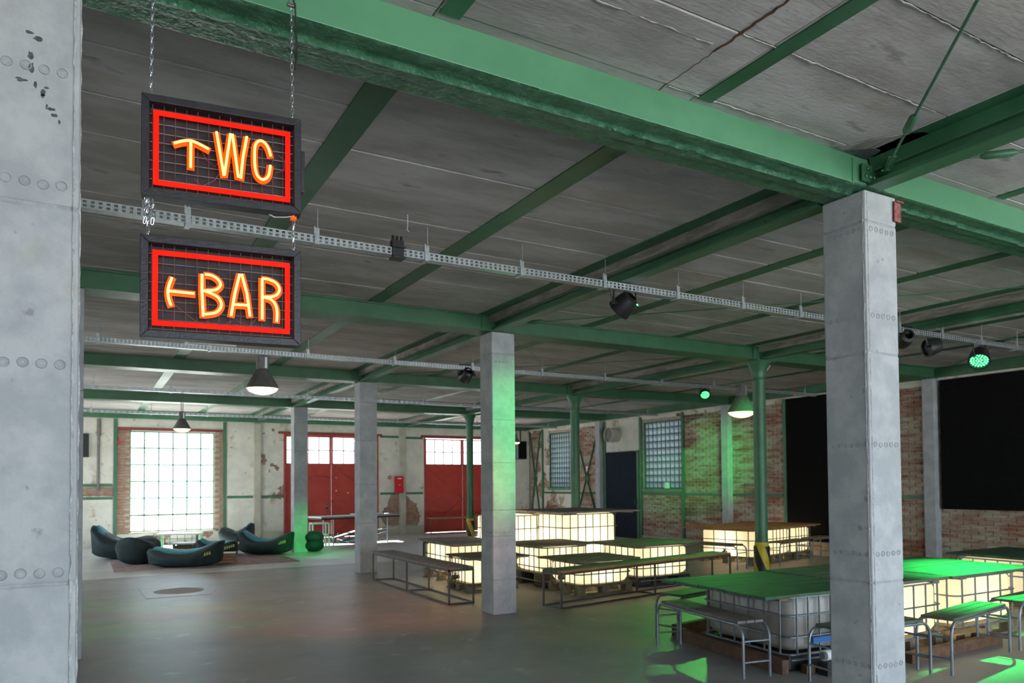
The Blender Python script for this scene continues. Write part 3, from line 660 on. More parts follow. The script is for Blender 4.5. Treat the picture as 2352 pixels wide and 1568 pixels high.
tag(MB().tube([(-2.38, 2.1, 3.64), (-2.38, 2.1, 3.55), (-2.385, 2.1, 3.52), (-2.37, 2.1, 3.51)], .003, 5).build('ceiling_hook', 'white'), 'tiny bare wire hook hanging from the ceiling above the nearest tray', 'hook')
tag(MB().tube([(5.22, 5.25, 3.6), (5.12, 5.26, 3.45), (4.98, 5.25, 3.32), (4.86, 5.22, 3.2)], .008, 6).build('hanging_cable', 'white', None, smooth=True), 'white cable dangling beside the top of the round column', 'cable')
tag(MB().box(-3.3, -2.72, 7.40, 7.54, 3.47, 3.52).box(-3.05, -2.93, 7.36, 7.42, 3.5, 3.54).build('batten_light', 'white', bevel=.005), 'white batten light resting on the second cable tray under the signs', 'light')

# ------------------------------------------------------------------ pendant lamps
def pendant(x, y, z, s, label, ztop=3.40, en=22):
    t = thing('pendant_lamp', label, 'lamp', (x, y, z))
    MB().lathe([(.215*s, 0), (.222*s, .012*s), (.215*s, .02*s), (.085*s, .26*s), (.07*s, .27*s)], 28, cap=False).build('shade', 'lampg', t, smooth=True)
    MB().box(-.075*s, .075*s, -.06*s, .06*s, .26*s, .45*s).build('ballast_housing', 'lampg', t, bevel=.012)
    MB().box(.02*s, .05*s, -.064*s, -.06*s, .28*s, .43*s).build('housing_label', 'galv', t)
    MB().lathe([(.212*s, .005*s), (.18*s, -.035*s), (.12*s, -.065*s), (.05*s, -.082*s), (.0, -.086*s)], 28, cap=False).build('glass', 'bulb', t, smooth=True)
    MB().tube([(-.02*s, 0, .45*s), (-.02*s, 0, ztop-z)], .007, 6).tube([(.02*s, 0, .45*s), (.02*s, 0, ztop-z)], .007, 6).build('hanger', 'steeld', t)
    l = lamp('SPOT', 'lamp_light', (x, y, z-.12*s), en, (1, .70, .38), target=(x, y, 0), size=.1, spot=150, blend=.6)
pendant(-2.37, 7.47, 2.93, 1.0, 'grey pendant lamp with warm glass below the signs')
pendant(-2.86, 12.53, 2.70, .74, 'small grey pendant lamp in front of the big window', 3.40)
pendant(6.83, 7.47, 2.97, 1.25, 'grey pendant lamp beside the green round column', 3.42)
pendant(7.45, 17.5, 2.9, .6, 'distant pendant lamp beside the corner loudspeaker', 3.42, 8)

# ------------------------------------------------------------------ stage spotlights
def par(x, y, z, target, label, lit=0, color=(.05, 1, .18), spot=38, s=1.0, led=False, dot=False):
    t = thing('stage_spotlight', label, 'spotlight', (x, y, z))
    d = (Vector(target)-Vector((x, y, z))).normalized(); q = d.to_track_quat('Z', 'Y').to_matrix()
    MB().lathe([(.05*s, -.10*s), (.085*s, -.08*s), (.10*s, -.02*s), (.115*s, .07*s), (.115*s, .09*s), (.10*s, .09*s), (.098*s, .06*s), (0, .06*s)], 22, m=q, cap=False).build('housing', 'black', t, smooth=True)
    MB().tube([(-.13*s, 0, 0), (-.13*s, 0, .15*s), (.13*s, 0, .15*s), (.13*s, 0, 0)], .012, 6).cyl((-.15*s, 0, 0), (-.09*s, 0, 0), .02, 8).cyl((.09*s, 0, 0), (.15*s, 0, 0), .02, 8).build('yoke', 'black', t)
    MB().box(-.02, .02, -.03, .03, .13*s, 3.44-z).build('clamp', 'steeld', t)
    MB().tube([(0, 0, .06), (-.06, -.02, -.02), (-.16, -.03, .0), (-.2, -.02, .12)], .005, 5).build('power_cable', 'black', t)
    if led:
        dot_ = MB().lathe([(.011*s, 0), (.010*s, .005*s), (0, .008*s)], 8, m=q, cap=False).mesh('led', 'led')
        for rr, n in ((0, 1), (.03, 6), (.058, 12), (.083, 18)):
            for i in range(n):
                a = 2*PI*i/max(n, 1); inst(dot_, 'led', t, q @ Vector((rr*s*math.cos(a), rr*s*math.sin(a), .066*s)))
    if dot: MB().lathe([(.012, 0), (.008, .008), (0, .009)], 10, q @ Vector((-.03, -.085, -.078*s)), q @ Matrix.Rotation(PI, 3, 'X'), cap=False).build('indicator', 'led', t)
    if lit: lamp('SPOT', 'stage_light', Vector((x, y, z))+d*.14*s, lit, color, target=target, size=.06, spot=spot, blend=1)
G = (.03, 1, .16)
par(-.08, 2.40, 3.28, (-1.7, 6.6, 0), 'black stage spotlight with a green dot under the nearest tray', 230, (1, .32, .14), 52, dot=True)
par(.76, 7.47, 3.33, (.25, 14.3, .3), 'black stage spotlight hanging left of the green lit column', 1500, G, 19)
par(5.85, 7.47, 3.30, (2.9, 4.0, .0), 'small lit green stage spotlight left of the pendant lamp', 170, (.14, 1, .16), 64, .85, led=True)
par(5.88, 2.40, 3.24, (3.55, 1.35, .6), 'large lit green stage spotlight at the right', 1700, G, 29, 1.15, led=True)
par(4.25, 2.40, 3.35, (9.2, 11.0, 2.0), 'black stage spotlight just right of the foreground column', 2600, G, 17)
par(4.9, 2.44, 3.30, (.0, 5.0, 2.1), 'black stage spotlight hidden behind the right foreground column', 2300, G, 24)

# ------------------------------------------------------------------ tables made of caged liquid tanks
def rrect(w, d, r, z, n=5):
    P = []
    for (cx, cy_, a0) in ((w/2-r, d/2-r, 0), (-w/2+r, d/2-r, PI/2), (-w/2+r, -d/2+r, PI), (w/2-r, -d/2+r, 3*PI/2)):
        for i in range(n+1): a = a0+PI/2*i/n; P.append((cx+r*math.cos(a), cy_+r*math.sin(a), z))
    return P
def tote(x, y, wd, dp, ztop, label, rz=0, zb=.16, rails=(), pallet='wood', lit=14, valve=None, nvx=6, nvy=6):
    # (x, y) is the corner nearest the camera (minimum x and y before turning)
    t = thing('tank_cube', label, 'tank', (x, y, 0), math.radians(rz), 'caged plastic tank cubes')
    cx, cyy = wd/2, dp/2
    def T(P): return [(a+cx, b+cyy, c) for a, b, c in P]
    w_, d_ = wd-.05, dp-.05
    MB().loops([T(rrect(w_-.14, d_-.14, .08, zb+.004)), T(rrect(w_-.05, d_-.05, .1, zb+.025)), T(rrect(w_, d_, .1, zb+.07)), T(rrect(w_, d_, .1, ztop-.06)), T(rrect(w_-.05, d_-.05, .1, ztop-.02)), T(rrect(w_-.12, d_-.12, .09, ztop-.005))]).build('tank', 'tank' if lit else 'tankoff', t, smooth=True)
    cg = MB(); r = .0085
    for z in (ztop-.015, zb-.005)+tuple(rails): cg.tube(T(rrect(wd, dp, .07, z)), r, 6, closed=True)
    for i in range(nvx):
        xx = .09+i*(wd-.18)/(nvx-1)
        for yy in (-.006, dp+.006): cg.cyl((xx, yy, zb-.01), (xx, yy, ztop-.015), r, 6)
    for i in range(nvy):
        yy = .09+i*(dp-.18)/(nvy-1)
        for xx in (-.006, wd+.006): cg.cyl((xx, yy, zb-.01), (xx, yy, ztop-.015), r, 6)
    cg.build('wire_cage', 'tube' if y < 3 else 'cagew', t, smooth=True)
    if pallet == 'wood':
        mp = 'palletg'
        for i in range(5): MB().box(-.02, wd+.02, i*(dp-.12)/4, i*(dp-.12)/4+.12, zb-.03, zb-.012).build('pallet_slat', mp, t)
        for i in range(3):
            for j in range(3): MB().box(i*(wd-.12)/2, i*(wd-.12)/2+.12, j*(dp-.12)/2, j*(dp-.12)/2+.12, .02, zb-.03).build('pallet_block', mp, t)
        for i in range(3): MB().box(-.02, wd+.02, i*(dp-.12)/2, i*(dp-.12)/2+.12, 0, .02).build('pallet_slat', mp, t)
    elif pallet == 'plastic':
        for i in range(2):
            for j in range(2): MB().box(i*(wd-.26), i*(wd-.26)+.26, j*(dp-.26), j*(dp-.26)+.26, 0, zb-.015).build('pallet_foot', 'black', t, bevel=.02)
        MB().box(0, wd, 0, dp, zb-.03, zb-.01).build('pallet_deck', 'black', t, bevel=.008)
        MB().tube(T(rrect(wd, dp, .07, .09)), .01, 6, closed=True).build('skid_rail', 'tube', t)
    if valve == 'x':
        MB().cyl((-.07, dp/2, zb+.08), (.03, dp/2, zb+.08), .035, 10).cyl((-.04, dp/2, zb+.08), (-.04, dp/2, zb+.14), .012, 8).box(-.06, -.02, dp/2-.06, dp/2+.03, zb+.13, zb+.145).build('tap', 'black', t)
    if lit:
        m4 = Matrix.Rotation(math.radians(rz), 3, 'Z') @ Vector((cx, cyy, 0))
        lamp('POINT', 'tank_light', (x+m4.x, y+m4.y, zb+.3*(ztop-zb)), lit*1.75, (1, .89, .66), size=.09)
    return t
def tabletop(x, y, wd, dp, z, label, rz=0, n=7, along='x', m='wood', th=.028):
    t = thing('plank_tabletop', label, 'tabletop', (x, y, z), math.radians(rz), 'plank tabletops on the tanks')
    for i in range(n):
        a, b = (i/n, (i+1)/n); e0, e1 = R_.uniform(-.02, .02), R_.uniform(-.02, .02); dz = R_.uniform(-.002, .002)
        if along == 'x': o = MB().box(e0, wd+e1, a*dp+.004, b*dp-.004, dz, th+dz)
        else: o = MB().box(a*wd+.004, b*wd-.004, e0, dp+e1, dz, th+dz)
        o.build('plank', m, t, bevel=.003)
    for a in (.15, wd-.25): MB().box(a, a+.1, .02, dp-.02, -.018, -.002).build('batten', 'woodend', t)
    return t
# left cluster
tote(.42, 6.78, .84, .72, .49, 'low glowing tank left of the green lit column, in front', zb=.12, lit=7, valve='x', nvx=6)
tabletop(.33, 6.5, .93, .85+.08, .50, 'low mossy plank top left of the green lit column', m='wooda', rz=-2)
tote(.62, 7.7, .75, 1.2, .62, 'taller glowing tank behind the low one, left of the lit column', zb=.16, rails=(.42,), lit=9)
tabletop(.44, 7.48, 1.0, 1.5, .635, 'blue grey plank top on the tank left of the lit column', rz=-3)
tote(1.60, 6.60, .86, .92, .62, 'glowing tank on black feet right of the green lit column', zb=.22, rails=(.47, .30), pallet='plastic', lit=9, nvx=7)
tabletop(1.26, 6.42, 1.2, 1.05, .64, 'plank top just right of the green lit column', m='wooda')
tote(1.56, 5.58, .95, .80, .47, 'low glowing tank on a wooden pallet behind the long bench', zb=.15, rails=(.30,), lit=8, valve='x', nvx=7)
tabletop(1.42, 5.42, 1.17, .98, .485, 'low mossy plank top behind the long bench', m='wooda', rz=2)
tote(2.86, 5.86, 1.06, .95, .61, 'large glowing tank behind the right half of the long bench', zb=.15, rails=(.42, .28), pallet='plastic', lit=10, valve='x', nvx=7)
tabletop(2.60, 5.62, 1.34, 1.15, .63, 'plank top behind the right half of the long bench', m='wooda', rz=3)
tote(2.54, 7.35, 1.2, 1.05, 1.08, 'tall glowing tank stack at the back, under the dark top', zb=.3, rails=(.84, .55), lit=22, nvx=7, rz=6)
tote(1.62, 7.95, .80, 1.0, 1.06, 'tall glowing tank just right of the lit column, uncovered', zb=.3, rails=(.82, .55), lit=20, nvx=6, rz=0)
tabletop(2.30, 7.0, 1.65, 1.7, 1.10, 'dark plank top on the tall glowing tanks', n=8, rz=4)
# near right cluster
NT = tote(.66, 1.20, .96, 1.12, .63, 'near unlit white tank left of the right foreground column', rz=-5, zb=.14, rails=(.46, .28), pallet='plastic', lit=0, nvx=7, nvy=6)
MB().box(.25, .85, -.03, -.016, .22, .27).build('blue_label', 'blue', NT)
tabletop(.26, 1.06, 1.36, 1.34, .645, 'near plank top coloured dark green for lamp spill, left of the foreground column', n=8, along='x', m='woodn', rz=-3)
tote(1.72, 1.06, .92, 1.0, .64, 'glowing tank right of the foreground column, under the bright green top', zb=.15, rails=(.42,), lit=8, nvx=5)
tabletop(1.62, 1.0, 1.06, 1.32, .655, 'bright green lit plank top right of the foreground column', n=8, m='woodg')
tote(2.98, 1.12, 1.1, 1.0, .64, 'glowing tank at the right edge, behind the green bench', zb=.15, rails=(.45,), lit=9, nvx=5)
tabletop(2.70, .98, 1.55, 1.32, .655, 'bright green lit plank top at the right edge', n=8, m='woodg')
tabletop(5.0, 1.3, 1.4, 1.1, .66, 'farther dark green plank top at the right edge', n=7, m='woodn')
tote(5.1, 1.45, 1.1, .9, .64, 'tank below the farther dark green top at the right edge', zb=.15, rails=(.45,), lit=6)
# right rear cluster by the wall
tote(6.62, 7.05, .62, 1.2, .66, 'glowing tank left of the round column, below the orange top', rz=12, zb=.14, rails=(.46, .28), lit=8, valve='x', nvy=5)
tote(7.265, 7.19, .85, 1.1, .66, 'brightest glowing tank right of the round column', rz=12, zb=.14, rails=(.46, .28), lit=10)
tote(8.15, 7.375, .78, 1.1, .66, 'glowing tank beside the wall, left of the foreground column', rz=12, zb=.14, rails=(.46, .28), lit=9)
tabletop(6.30, 6.8, 2.75, 1.6, .675, 'wide orange brown plank top near the wall post', rz=12, n=8, m='woodw')

# timber beams and pallets on the floor
def timber(p, q, label, h=.12, w_=.07, mt='timber', z=.0):
    p = Vector(p); q = Vector(q); c = (p+q)/2; d = q-p
    o = MB().obox((0, 0, h/2), (d.length/2, w_/2, h/2)).build('timber_beam', mt, None, bevel=.004, loc=(c.x, c.y, z), rz=math.atan2(d.y, d.x)); return tag(o, label, 'beam')
timber((.56, 1.15, 0), (.80, 2.72, 0), 'brown timber beam on the floor beside the near white tank')
timber((.85, 2.82, 0), (1.9, 3.0, 0), 'dark timber beam on the floor behind the near bench')
timber((1.78, .86, 0), (3.3, .90, 0), 'timber beam on the floor behind the bright green bench', h=.1)
timber((.72, 1.10, 0), (1.6, 1.0, 0), 'timber block beside the foreground column foot', h=.07)
t = thing('shipping_pallet', 'warm lit wooden pallet on the floor behind the bright green bench', 'pallet', (2.65, 1.0, 0))
for i in range(5): MB().box(0, .6, i*.2, i*.2+.14, .11, .13).build('slat', 'pallet', t)
for i in range(3): MB().box(i*.25, i*.25+.1, 0, .94, .0, .11).build('bearer', 'pallet', t)
t = thing('water_pump', 'small white pump motor beside the foreground column foot', 'pump', (.90, .98, .0))
MB().cyl((-.08, 0, .16), (.06, 0, .16), .045, 14).build('motor', 'white', t, smooth=True); MB().cyl((-.1, 0, .16), (-.08, 0, .16), .03, 12).build('end_cap', 'lampg', t); MB().box(-.1, .1, -.05, .05, .0, .115).build('foot_block', 'black', t)

# ------------------------------------------------------------------ benches
def boxbench(x, y, ln, wd, rz, h, label, m='wood', stations=3, edge=None):
    t = thing('plank_bench', label, 'bench', (x, y, 0), math.radians(rz), 'steel framed plank benches')
    n = 4; e = .022
    for i in range(n): MB().box(.0, ln, i*wd/n+.004, (i+1)*wd/n-.004, h-.028, h).build('plank', edge if (edge and i == 0) else m, t, bevel=.003)
    mm = MB(); mm.box(0, ln, 0, e, h-.055, h-.028).box(0, ln, wd-e, wd, h-.055, h-.028).box(0, ln, 0, e, 0, e).box(0, ln, wd-e, wd, 0, e)
    for i in range(stations):
        xx = i*(ln-e)/(stations-1); mm.box(xx, xx+e, e, wd-e, 0, e).box(xx, xx+e, e, wd-e, h-.055, h-.03)
    mm.build('frame', 'steeld', t)
    for i in range(stations):
        xx = i*(ln-e)/(stations-1)
        for yy in (0, wd-e): MB().box(xx, xx+e, yy, yy+e, 0, h-.028).build('leg', 'steeld', t)
    return t
boxbench(.08, 5.90, 3.02, .38, 90, .49, 'long dark plank bench left of the green lit column')
boxbench(.78, 4.84, 3.7, .36, 10, .48, 'long mossy plank bench right of the green lit column', m='woodg', edge='woodw')
boxbench(1.55, 11.1, 1.3, .38, -20, .44, 'dark bench glimpsed behind the left glowing tank', m='wood', stations=2)
boxbench(5.1, 18.9, 2.3, .35, 0, .52, 'distant orange topped bench in front of the right red door', m='woodw', stations=2)
boxbench(4.15, 6.5, 1.6, .38, 60, .46, 'bench with a green lit top behind the long mossy bench', m='woodg', stations=2)
def archbench(x, y, ln, wd, rz, label, h=.45, m='woodg', lower=True, frame='tube'):
    t = thing('tube_bench', label, 'bench', (x, y, 0), math.radians(rz), 'bent tube benches around the tanks')
    n = 3
    for i in range(n): MB().box(.07, ln-.07, i*wd/n+.003, (i+1)*wd/n-.003, h-.02, h+.004).build('plank', m, t, bevel=.003)
    for s in (0, ln):
        d = .10 if s == 0 else -.10
        for yy, nm in ((0.0, 'leg'), (wd, 'leg')):
            P = [(s, yy, 0), (s, yy, h-.14)]
            for i in range(1, 7): a = PI/2*i/6; P.append((s+d*(1-math.cos(a)), yy, h-.14+.115*math.sin(a)))
            P.append((s+d*1.6, yy, h-.025)); MB().tube(P, .0125, 8).build('leg', frame, t, smooth=True)
        for z in (.13, .30): MB().cyl((s, 0, z), (s, wd, z), .009, 6).build('rung', frame, t, smooth=True)
    MB().cyl((.1, 0, h-.03), (ln-.1, 0, h-.03), .0125, 8).cyl((.1, wd, h-.03), (ln-.1, wd, h-.03), .0125, 8).build('rail', frame, t, smooth=True)
    return t
archbench(.42, 1.19, 1.32, .26, 80.5, 'nearest tube bench with dark planks, beside the white tank', m='wood')
archbench(.72, 2.62, 1.2, .27, 12, 'tube bench with green lit top behind the near white tank')
archbench(1.69, .43, 1.30, .27, 9, 'bright green tube bench right of the foreground column')
archbench(.54, .66, 1.06, .26, -6, 'tube bench mostly hidden by the right foreground column')
archbench(3.12, .62, 1.25, .27, 6, 'tube bench cut off by the right edge of the picture')
archbench(6.10, 6.72, 1.9, .3, 100, 'warm lit tube bench left of the round column by the wall', m='palletg')
archbench(6.86, 6.62, 1.25, .28, 13, 'warm lit tube bench in front of the brightest tank', m='palletg')
archbench(8.2, 6.95, .95, .28, 13, 'warm lit tube bench nearest the wall', m='palletg')

# ------------------------------------------------------------------ lounge corner
def blob(name, mt, parent, c, r, fn=None, nu=28, nv=16, lumps=.02, seed=0, rz=0):
    mm = MB(); L = []
    m3 = Matrix.Rotation(rz, 3, 'Z')
    for j in range(nv+1):
        ph = -PI/2+PI*j/nv; ring_ = []
        for i in range(nu):
            th = 2*PI*i/nu
            sx = math.copysign(abs(math.cos(th))**.8, math.cos(th))*max(math.cos(ph), .001)**.75; sy = math.copysign(abs(math.sin(th))**.8, math.sin(th))*max(math.cos(ph), .001)**.75; sz = math.sin(ph)
            p = Vector((sx*r[0], sy*r[1], sz*r[2]))
            if fn: p = fn(p, sx, sy, sz)
            k = mnoise.noise((p.x*5+seed, p.y*5, p.z*5))*lumps
            p = p*(1+k/max(p.length, .05))
            p.z = max(p.z+r[2], .0)
            ring_.append(Vector(c)+m3 @ p)
        L.append(ring_)
    mm.loops(L); return mm.build(name, mt, parent, smooth=True)
def beanbag(x, y, rz, label, ln=.55, wd=.42, h=.17, up=.30, low=.16, seed=0, seat='teal', sides=True):
    t = thing('beanbag_lounger', label, 'beanbag', (x, y, 0), math.radians(rz), 'beanbag loungers')
    def fn(p, sx, sy, sz):
        e = (up if sx < 0 else low)*abs(sx)**2.2
        if sz > -.3: p.z += e*1.0
        if sz > .2: p.z -= .10*max(0, 1-abs(sx)*1.6)*(1-abs(sy))
        return p
    blob('cover', 'bean', t, (0, 0, 0), (ln, wd, h), fn, seed=seed, lumps=.03)
    def fs(p, sx, sy, sz):
        p.z += (up*.9 if sx < 0 else low*.7)*abs(sx)**2.2; return p
    blob('seat_cushion', seat, t, (0, 0, h*1.1), (ln*.84, wd*.72, .075), fs, nu=20, nv=10, seed=seed+3)
    if sides:
        for k in range(6): MB().box(ln*.45+k*.045, ln*.45+k*.045+.028, -wd*.86, -wd*.83, h*1.2+k*.012, h*1.2+.06+k*.012).build('printed_letter', 'letter', t)
    return t
rg = tag(MB().box(-4.0, -.55, 12.75, 15.3, .001, .012).build('rug', 'rug', None, rz=0), 'faded pinkish patterned rug under the beanbags', 'rug')
tag(MB().box(-3.3, -.6, 15.4, 18.0, .001, .010).build('rug', 'white'), 'pale rug in front of the big bright window', 'rug')
beanbag(-3.70, 15.75, -20, 'leftmost beanbag lounger with a raised teal back', .66, .50, .24, .46, .14, 1)
beanbag(-3.5, 14.15, 60, 'round dark beanbag between the leftmost and the nearest lounger', .42, .40, .26, .22, .14, 5, sides=False)
beanbag(-2.72, 13.05, -24, 'nearest dark beanbag lounger with yellow print on its end', .72, .46, .17, .14, .32, 9)
beanbag(-1.95, 14.35, -25, 'dark beanbag behind the wooden crate', .42, .34, .18, .20, .16, 12)
beanbag(-.80, 14.85, -28, 'rightmost dark beanbag lounger near the green lit column', .62, .42, .19, .32, .30, 15)
beanbag(-1.05, 17.3, 150, 'crumpled teal beanbag below the wall right of the window', .45, .38, .24, .34, .2, 19)
beanbag(-1.85, 15.45, -20, 'flat dark beanbag in the middle of the lounge group', .50, .36, .15, .08, .08, 22)
tag(blob('floor_pouf', 'bean', None, (.33, 14.95, 0), (.26, .26, .25), lambda p, sx, sy, sz: Vector((p.x*(1-.22*(1-min(1, abs(sz)*2.2))), p.y*(1-.22*(1-min(1, abs(sz)*2.2))), p.z)), lumps=.01), 'hourglass shaped dark green pouf behind the farthest concrete column', 'pouf')
def framedtable(x, y, wd, dp, h, label, rz=0, top='white', leg='greenl', side=None):
    t = thing('lounge_table', label, 'table', (x, y, 0), math.radians(rz))
    MB().box(0, wd, 0, dp, h-.03, h).build('tabletop', top, t, bevel=.004)
    for a in (.02, wd-.07):
        for b in (.02, dp-.07): MB().box(a, a+.05, b, b+.05, 0, h-.03).build('leg', leg, t)
    mm = MB()
    for z in (h*.42, h*.72): mm.box(.03, wd-.03, .03, .04, z, z+.012)
    for i in range(1, 6): mm.box(i*wd/6, i*wd/6+.012, .03, .04, .05, h-.03)
    mm.build('wire_side', leg, t)
    if side: MB().box(.06, wd-.06, .06, dp-.06, .03, h-.06).build('crate', side, t)
    return t
framedtable(-3.02, 16.75, 1.0, .6, .45, 'white topped table with green wire frame before the window', rz=-18)
framedtable(-2.72, 15.95, .95, .5, .27, 'low white topped table on a yellow crate in the lounge', rz=-18, side='pallet')
framedtable(-1.6, 16.3, .7, .4, .2, 'low white table between the beanbags, lit by the window', rz=-15, side='pallet')
t = thing('wooden_crate', 'small wooden crate with pale lid beside the nearest beanbag', 'crate', (-2.12, 13.15, .012), math.radians(-15))
for i in range(3): MB().box(0, .33, 0, .26, .005+i*.065, .062+i*.065).build('board', 'pallet', t, bevel=.004)
MB().box(-.01, .34, -.01, .27, .2, .215).build('lid', 'white', t, bevel=.003)
# tables behind the far columns
t = thing('folding_table', 'long grey folding table in front of the left red door', 'table', (.85, 16.2, 0), math.radians(14))
MB().box(0, 2.5, 0, .7, .73, .77).build('tabletop', 'galv', t, bevel=.006); MB().box(.02, 2.48, .02, .68, .69, .73).build('apron', 'black', t)
for (a, b) in ((2.1, .08), (2.1, .6), (.4, .08), (.4, .6)): MB().cyl((a, b, 0), (a, b, .7), .02, 8).build('leg', 'tube', t)
MB().cyl((2.1, .08, .32), (1.7, .3, .18), .012, 6).cyl((2.1, .6, .32), (2.1, .08, .38), .012, 6).build('stretcher', 'tube', t)
t = thing('white_trestle', 'white framed stool under the left end of the folding table', 'trestle', (.55, 15.95, 0))  # box frame standing in for the folding table's white end legs
for a in (0, .42): MB().box(a, a+.035, 0, .035, 0, .62).build('leg', 'white', t); MB().box(a, a+.035, .3, .335, 0, .62).build('leg', 'white', t)
MB().box(0, .455, 0, .335, .30, .335).box(0, .455, 0, .335, .60, .635).build('shelf', 'white', t)
t = thing('camp_chair', 'collapsed dark camping chair lying before the left red door', 'chair', (1.75, 17.3, 0), math.radians(-10))
MB().bar((-.3, 0, .12), (.55, 0, .34), .4, .05).build('fabric', 'bean', t); MB().bar((-.1, -.1, .02), (.7, -.15, .18), .35, .03).build('seat', 'teal', t)
for a in (-.25, .1, .6): MB().cyl((a, -.2, 0), (a+.15, .15, .26), .012, 6).build('leg', 'steeld', t)
tag(MB().box(1.9, 2.75, 16.9, 17.3, .80, .83).build('white_board', 'white'), 'white board lying on the long grey folding table', 'board')
bpy.data.objects['white_board'].location = (0, -.2, -.025)

# ------------------------------------------------------------------ neon signs
SW, SH = .545, .362
def sign(label, cx, cy_, cz, strokes, redw=(.47, .27)):
    t = thing('neon_sign', label, 'sign', (cx, cy_, cz), math.radians(-7)); a, b = SW/2, SH/2; fwid = .026
    # frame of four mitred rails
    def rail(P): return MB().loops([[(x, -.03, z) for x, z in P], [(x, .03, z) for x, z in P]])
    O = [(-a, -b), (a, -b), (a, b), (-a, b)]; I = [(-a+fwid, -b+fwid), (a-fwid, -b+fwid), (a-fwid, b-fwid), (-a+fwid, b-fwid)]
    for i in range(4): j = (i+1) % 4; rail([O[i], O[j], I[j], I[i]]).build('frame_rail', 'signf', t, bevel=.002)
    MB().box(-a+.01, a-.01, .024, .028, -b+.01, b-.01).build('back_panel', 'signp', t)
    n = 14
    wm = MB().cyl((0, 0, -b+.02), (0, 0, b-.02), .0014, 5).mesh('grid_wire', 'wire'); wh = MB().cyl((-a+.02, 0, 0), (a-.02, 0, 0), .0014, 5).mesh('grid_wire', 'wire')
    i = -a+.035
    while i < a-.02: inst(wm, 'grid_wire', t, (i, -.002, 0)); i += .0372
    i = -b+.036
    while i < b-.02: inst(wh, 'grid_wire', t, (0, .001, i)); i += .0335
    # red border
    u, v = redw[0]/2, redw[1]/2; s = .0185
    O2 = [(-u, -v), (u, -v), (u, v), (-u, v)]; I2 = [(-u+s, -v+s), (u-s, -v+s), (u-s, v-s), (-u+s, v-s)]
    for i in range(4):
        j = (i+1) % 4; P = [O2[i], O2[j], I2[j], I2[i]]
        MB().loops([[(x, -.010, z) for x, z in P], [(x, -.006, z) for x, z in P]]).build('red_border', 'red', t)
    for k, st in enumerate(strokes):
        P = [Vector((x, 0, z)) for x, z in st]
        # smooth the stroke
        Q = []
        if len(P) > 3:
            for i in range(len(P)-1):
                p0, p1, p2, p3 = P[max(i-1, 0)], P[i], P[i+1], P[min(i+2, len(P)-1)]
                for q in range(6):
                    tt = q/6; Q.append(.5*((2*p1)+(p2-p0)*tt+(2*p0-5*p1+4*p2-p3)*tt*tt+(3*p1-p0-3*p2+p3)*tt**3))
            Q.append(P[-1])
        else: Q = P
        # backing plate: ribbon
        hw = .0125; L = []
        for i, p in enumerate(Q):
            d = (Q[min(i+1, len(Q)-1)]-Q[max(i-1, 0)]).normalized(); nrm = Vector((d.z, 0, -d.x))*hw
            ext = d*(-.004 if i == 0 else (.004 if i == len(Q)-1 else 0))
            y0 = -.020-k*.0003
            L.append([p+nrm+ext+Vector((0, y0, 0)), p+nrm+ext+Vector((0, y0+.003, 0)), p-nrm+ext+Vector((0, y0+.003, 0)), p-nrm+ext+Vector((0, y0, 0))])
        MB().loops(L).build('backing_plate', 'orange', t)
        MB().tube([p+Vector((0, -.034-k*.0002, 0)) for p in Q], .0047, 10).build('neon_tube', 'neon', t, smooth=True)
    return t
WCS = [[(-0.1669, 0.0139), (-0.1389, 0.0263), (-0.1125, 0.0325), (-0.0821, 0.0241), (-0.0514, 0.0114)], [(-0.1116, 0.0302), (-0.1122, -0.0653)], [(-0.0264, 0.0799), (-0.0008, -0.0774)], [(0.0214, 0.0809), (0.0012, -0.075)], [(0.0283, 0.08), (0.0484, -0.0763)], [(0.0779, 0.08), (0.0641, -0.0035), (0.0573, -0.0792)], [(0.1618, 0.0209), (0.1547, 0.0457), (0.1424, 0.0653), (0.1272, 0.0724), (0.1141, 0.0648), (0.106, 0.0441), (0.1051, -0.0055), (0.1082, -0.0393), (0.1162, -0.0617), (0.1324, -0.0722), (0.1487, -0.0633), (0.1568, -0.0447), (0.1608, -0.0139)]]
BAS = [[(-0.1698, 0.035), (-0.1783, 0.011), (-0.183, -0.0148), (-0.181, -0.0398), (-0.1732, -0.0655)], [(-0.1801, -0.0145), (-0.0973, -0.0165)], [(-0.072, 0.0565), (-0.0723, -0.0046), (-0.0676, -0.0961)], [(-0.0632, 0.0563), (-0.0424, 0.0552), (-0.0225, 0.0453), (-0.0105, 0.0292), (-0.0145, 0.0137), (-0.0304, 0.0025), (-0.066, -0.0029)], [(-0.066, -0.004), (-0.0423, -0.0104), (-0.0184, -0.0233), (-0.0073, -0.0439), (-0.0113, -0.0636), (-0.0282, -0.0801), (-0.0618, -0.0882)], [(0.055, 0.0693), (0.0379, -0.0075), (0.0259, -0.0866)], [(0.0621, 0.07), (0.0807, -0.0036), (0.0911, -0.0836)], [(0.0359, -0.0445), (0.0849, -0.0437)], [(0.1333, 0.0607), (0.1335, -0.0912)], [(0.1343, 0.0608), (0.1573, 0.0586), (0.1826, 0.0478), (0.1942, 0.0267), (0.1868, 0.006), (0.1658, -0.0047), (0.1365, -0.0074)], [(0.1365, -0.0096), (0.1616, -0.014), (0.1784, -0.0302), (0.1858, -0.0584), (0.1848, -0.0961)]]
s1 = sign('upper neon sign reading WC with an upward arrow', -4.0527, -0.2697, 2.8054, WCS)
s2 = sign('lower neon sign reading BAR with a left arrow', -4.0538, -0.2695, 2.3035, BAS)
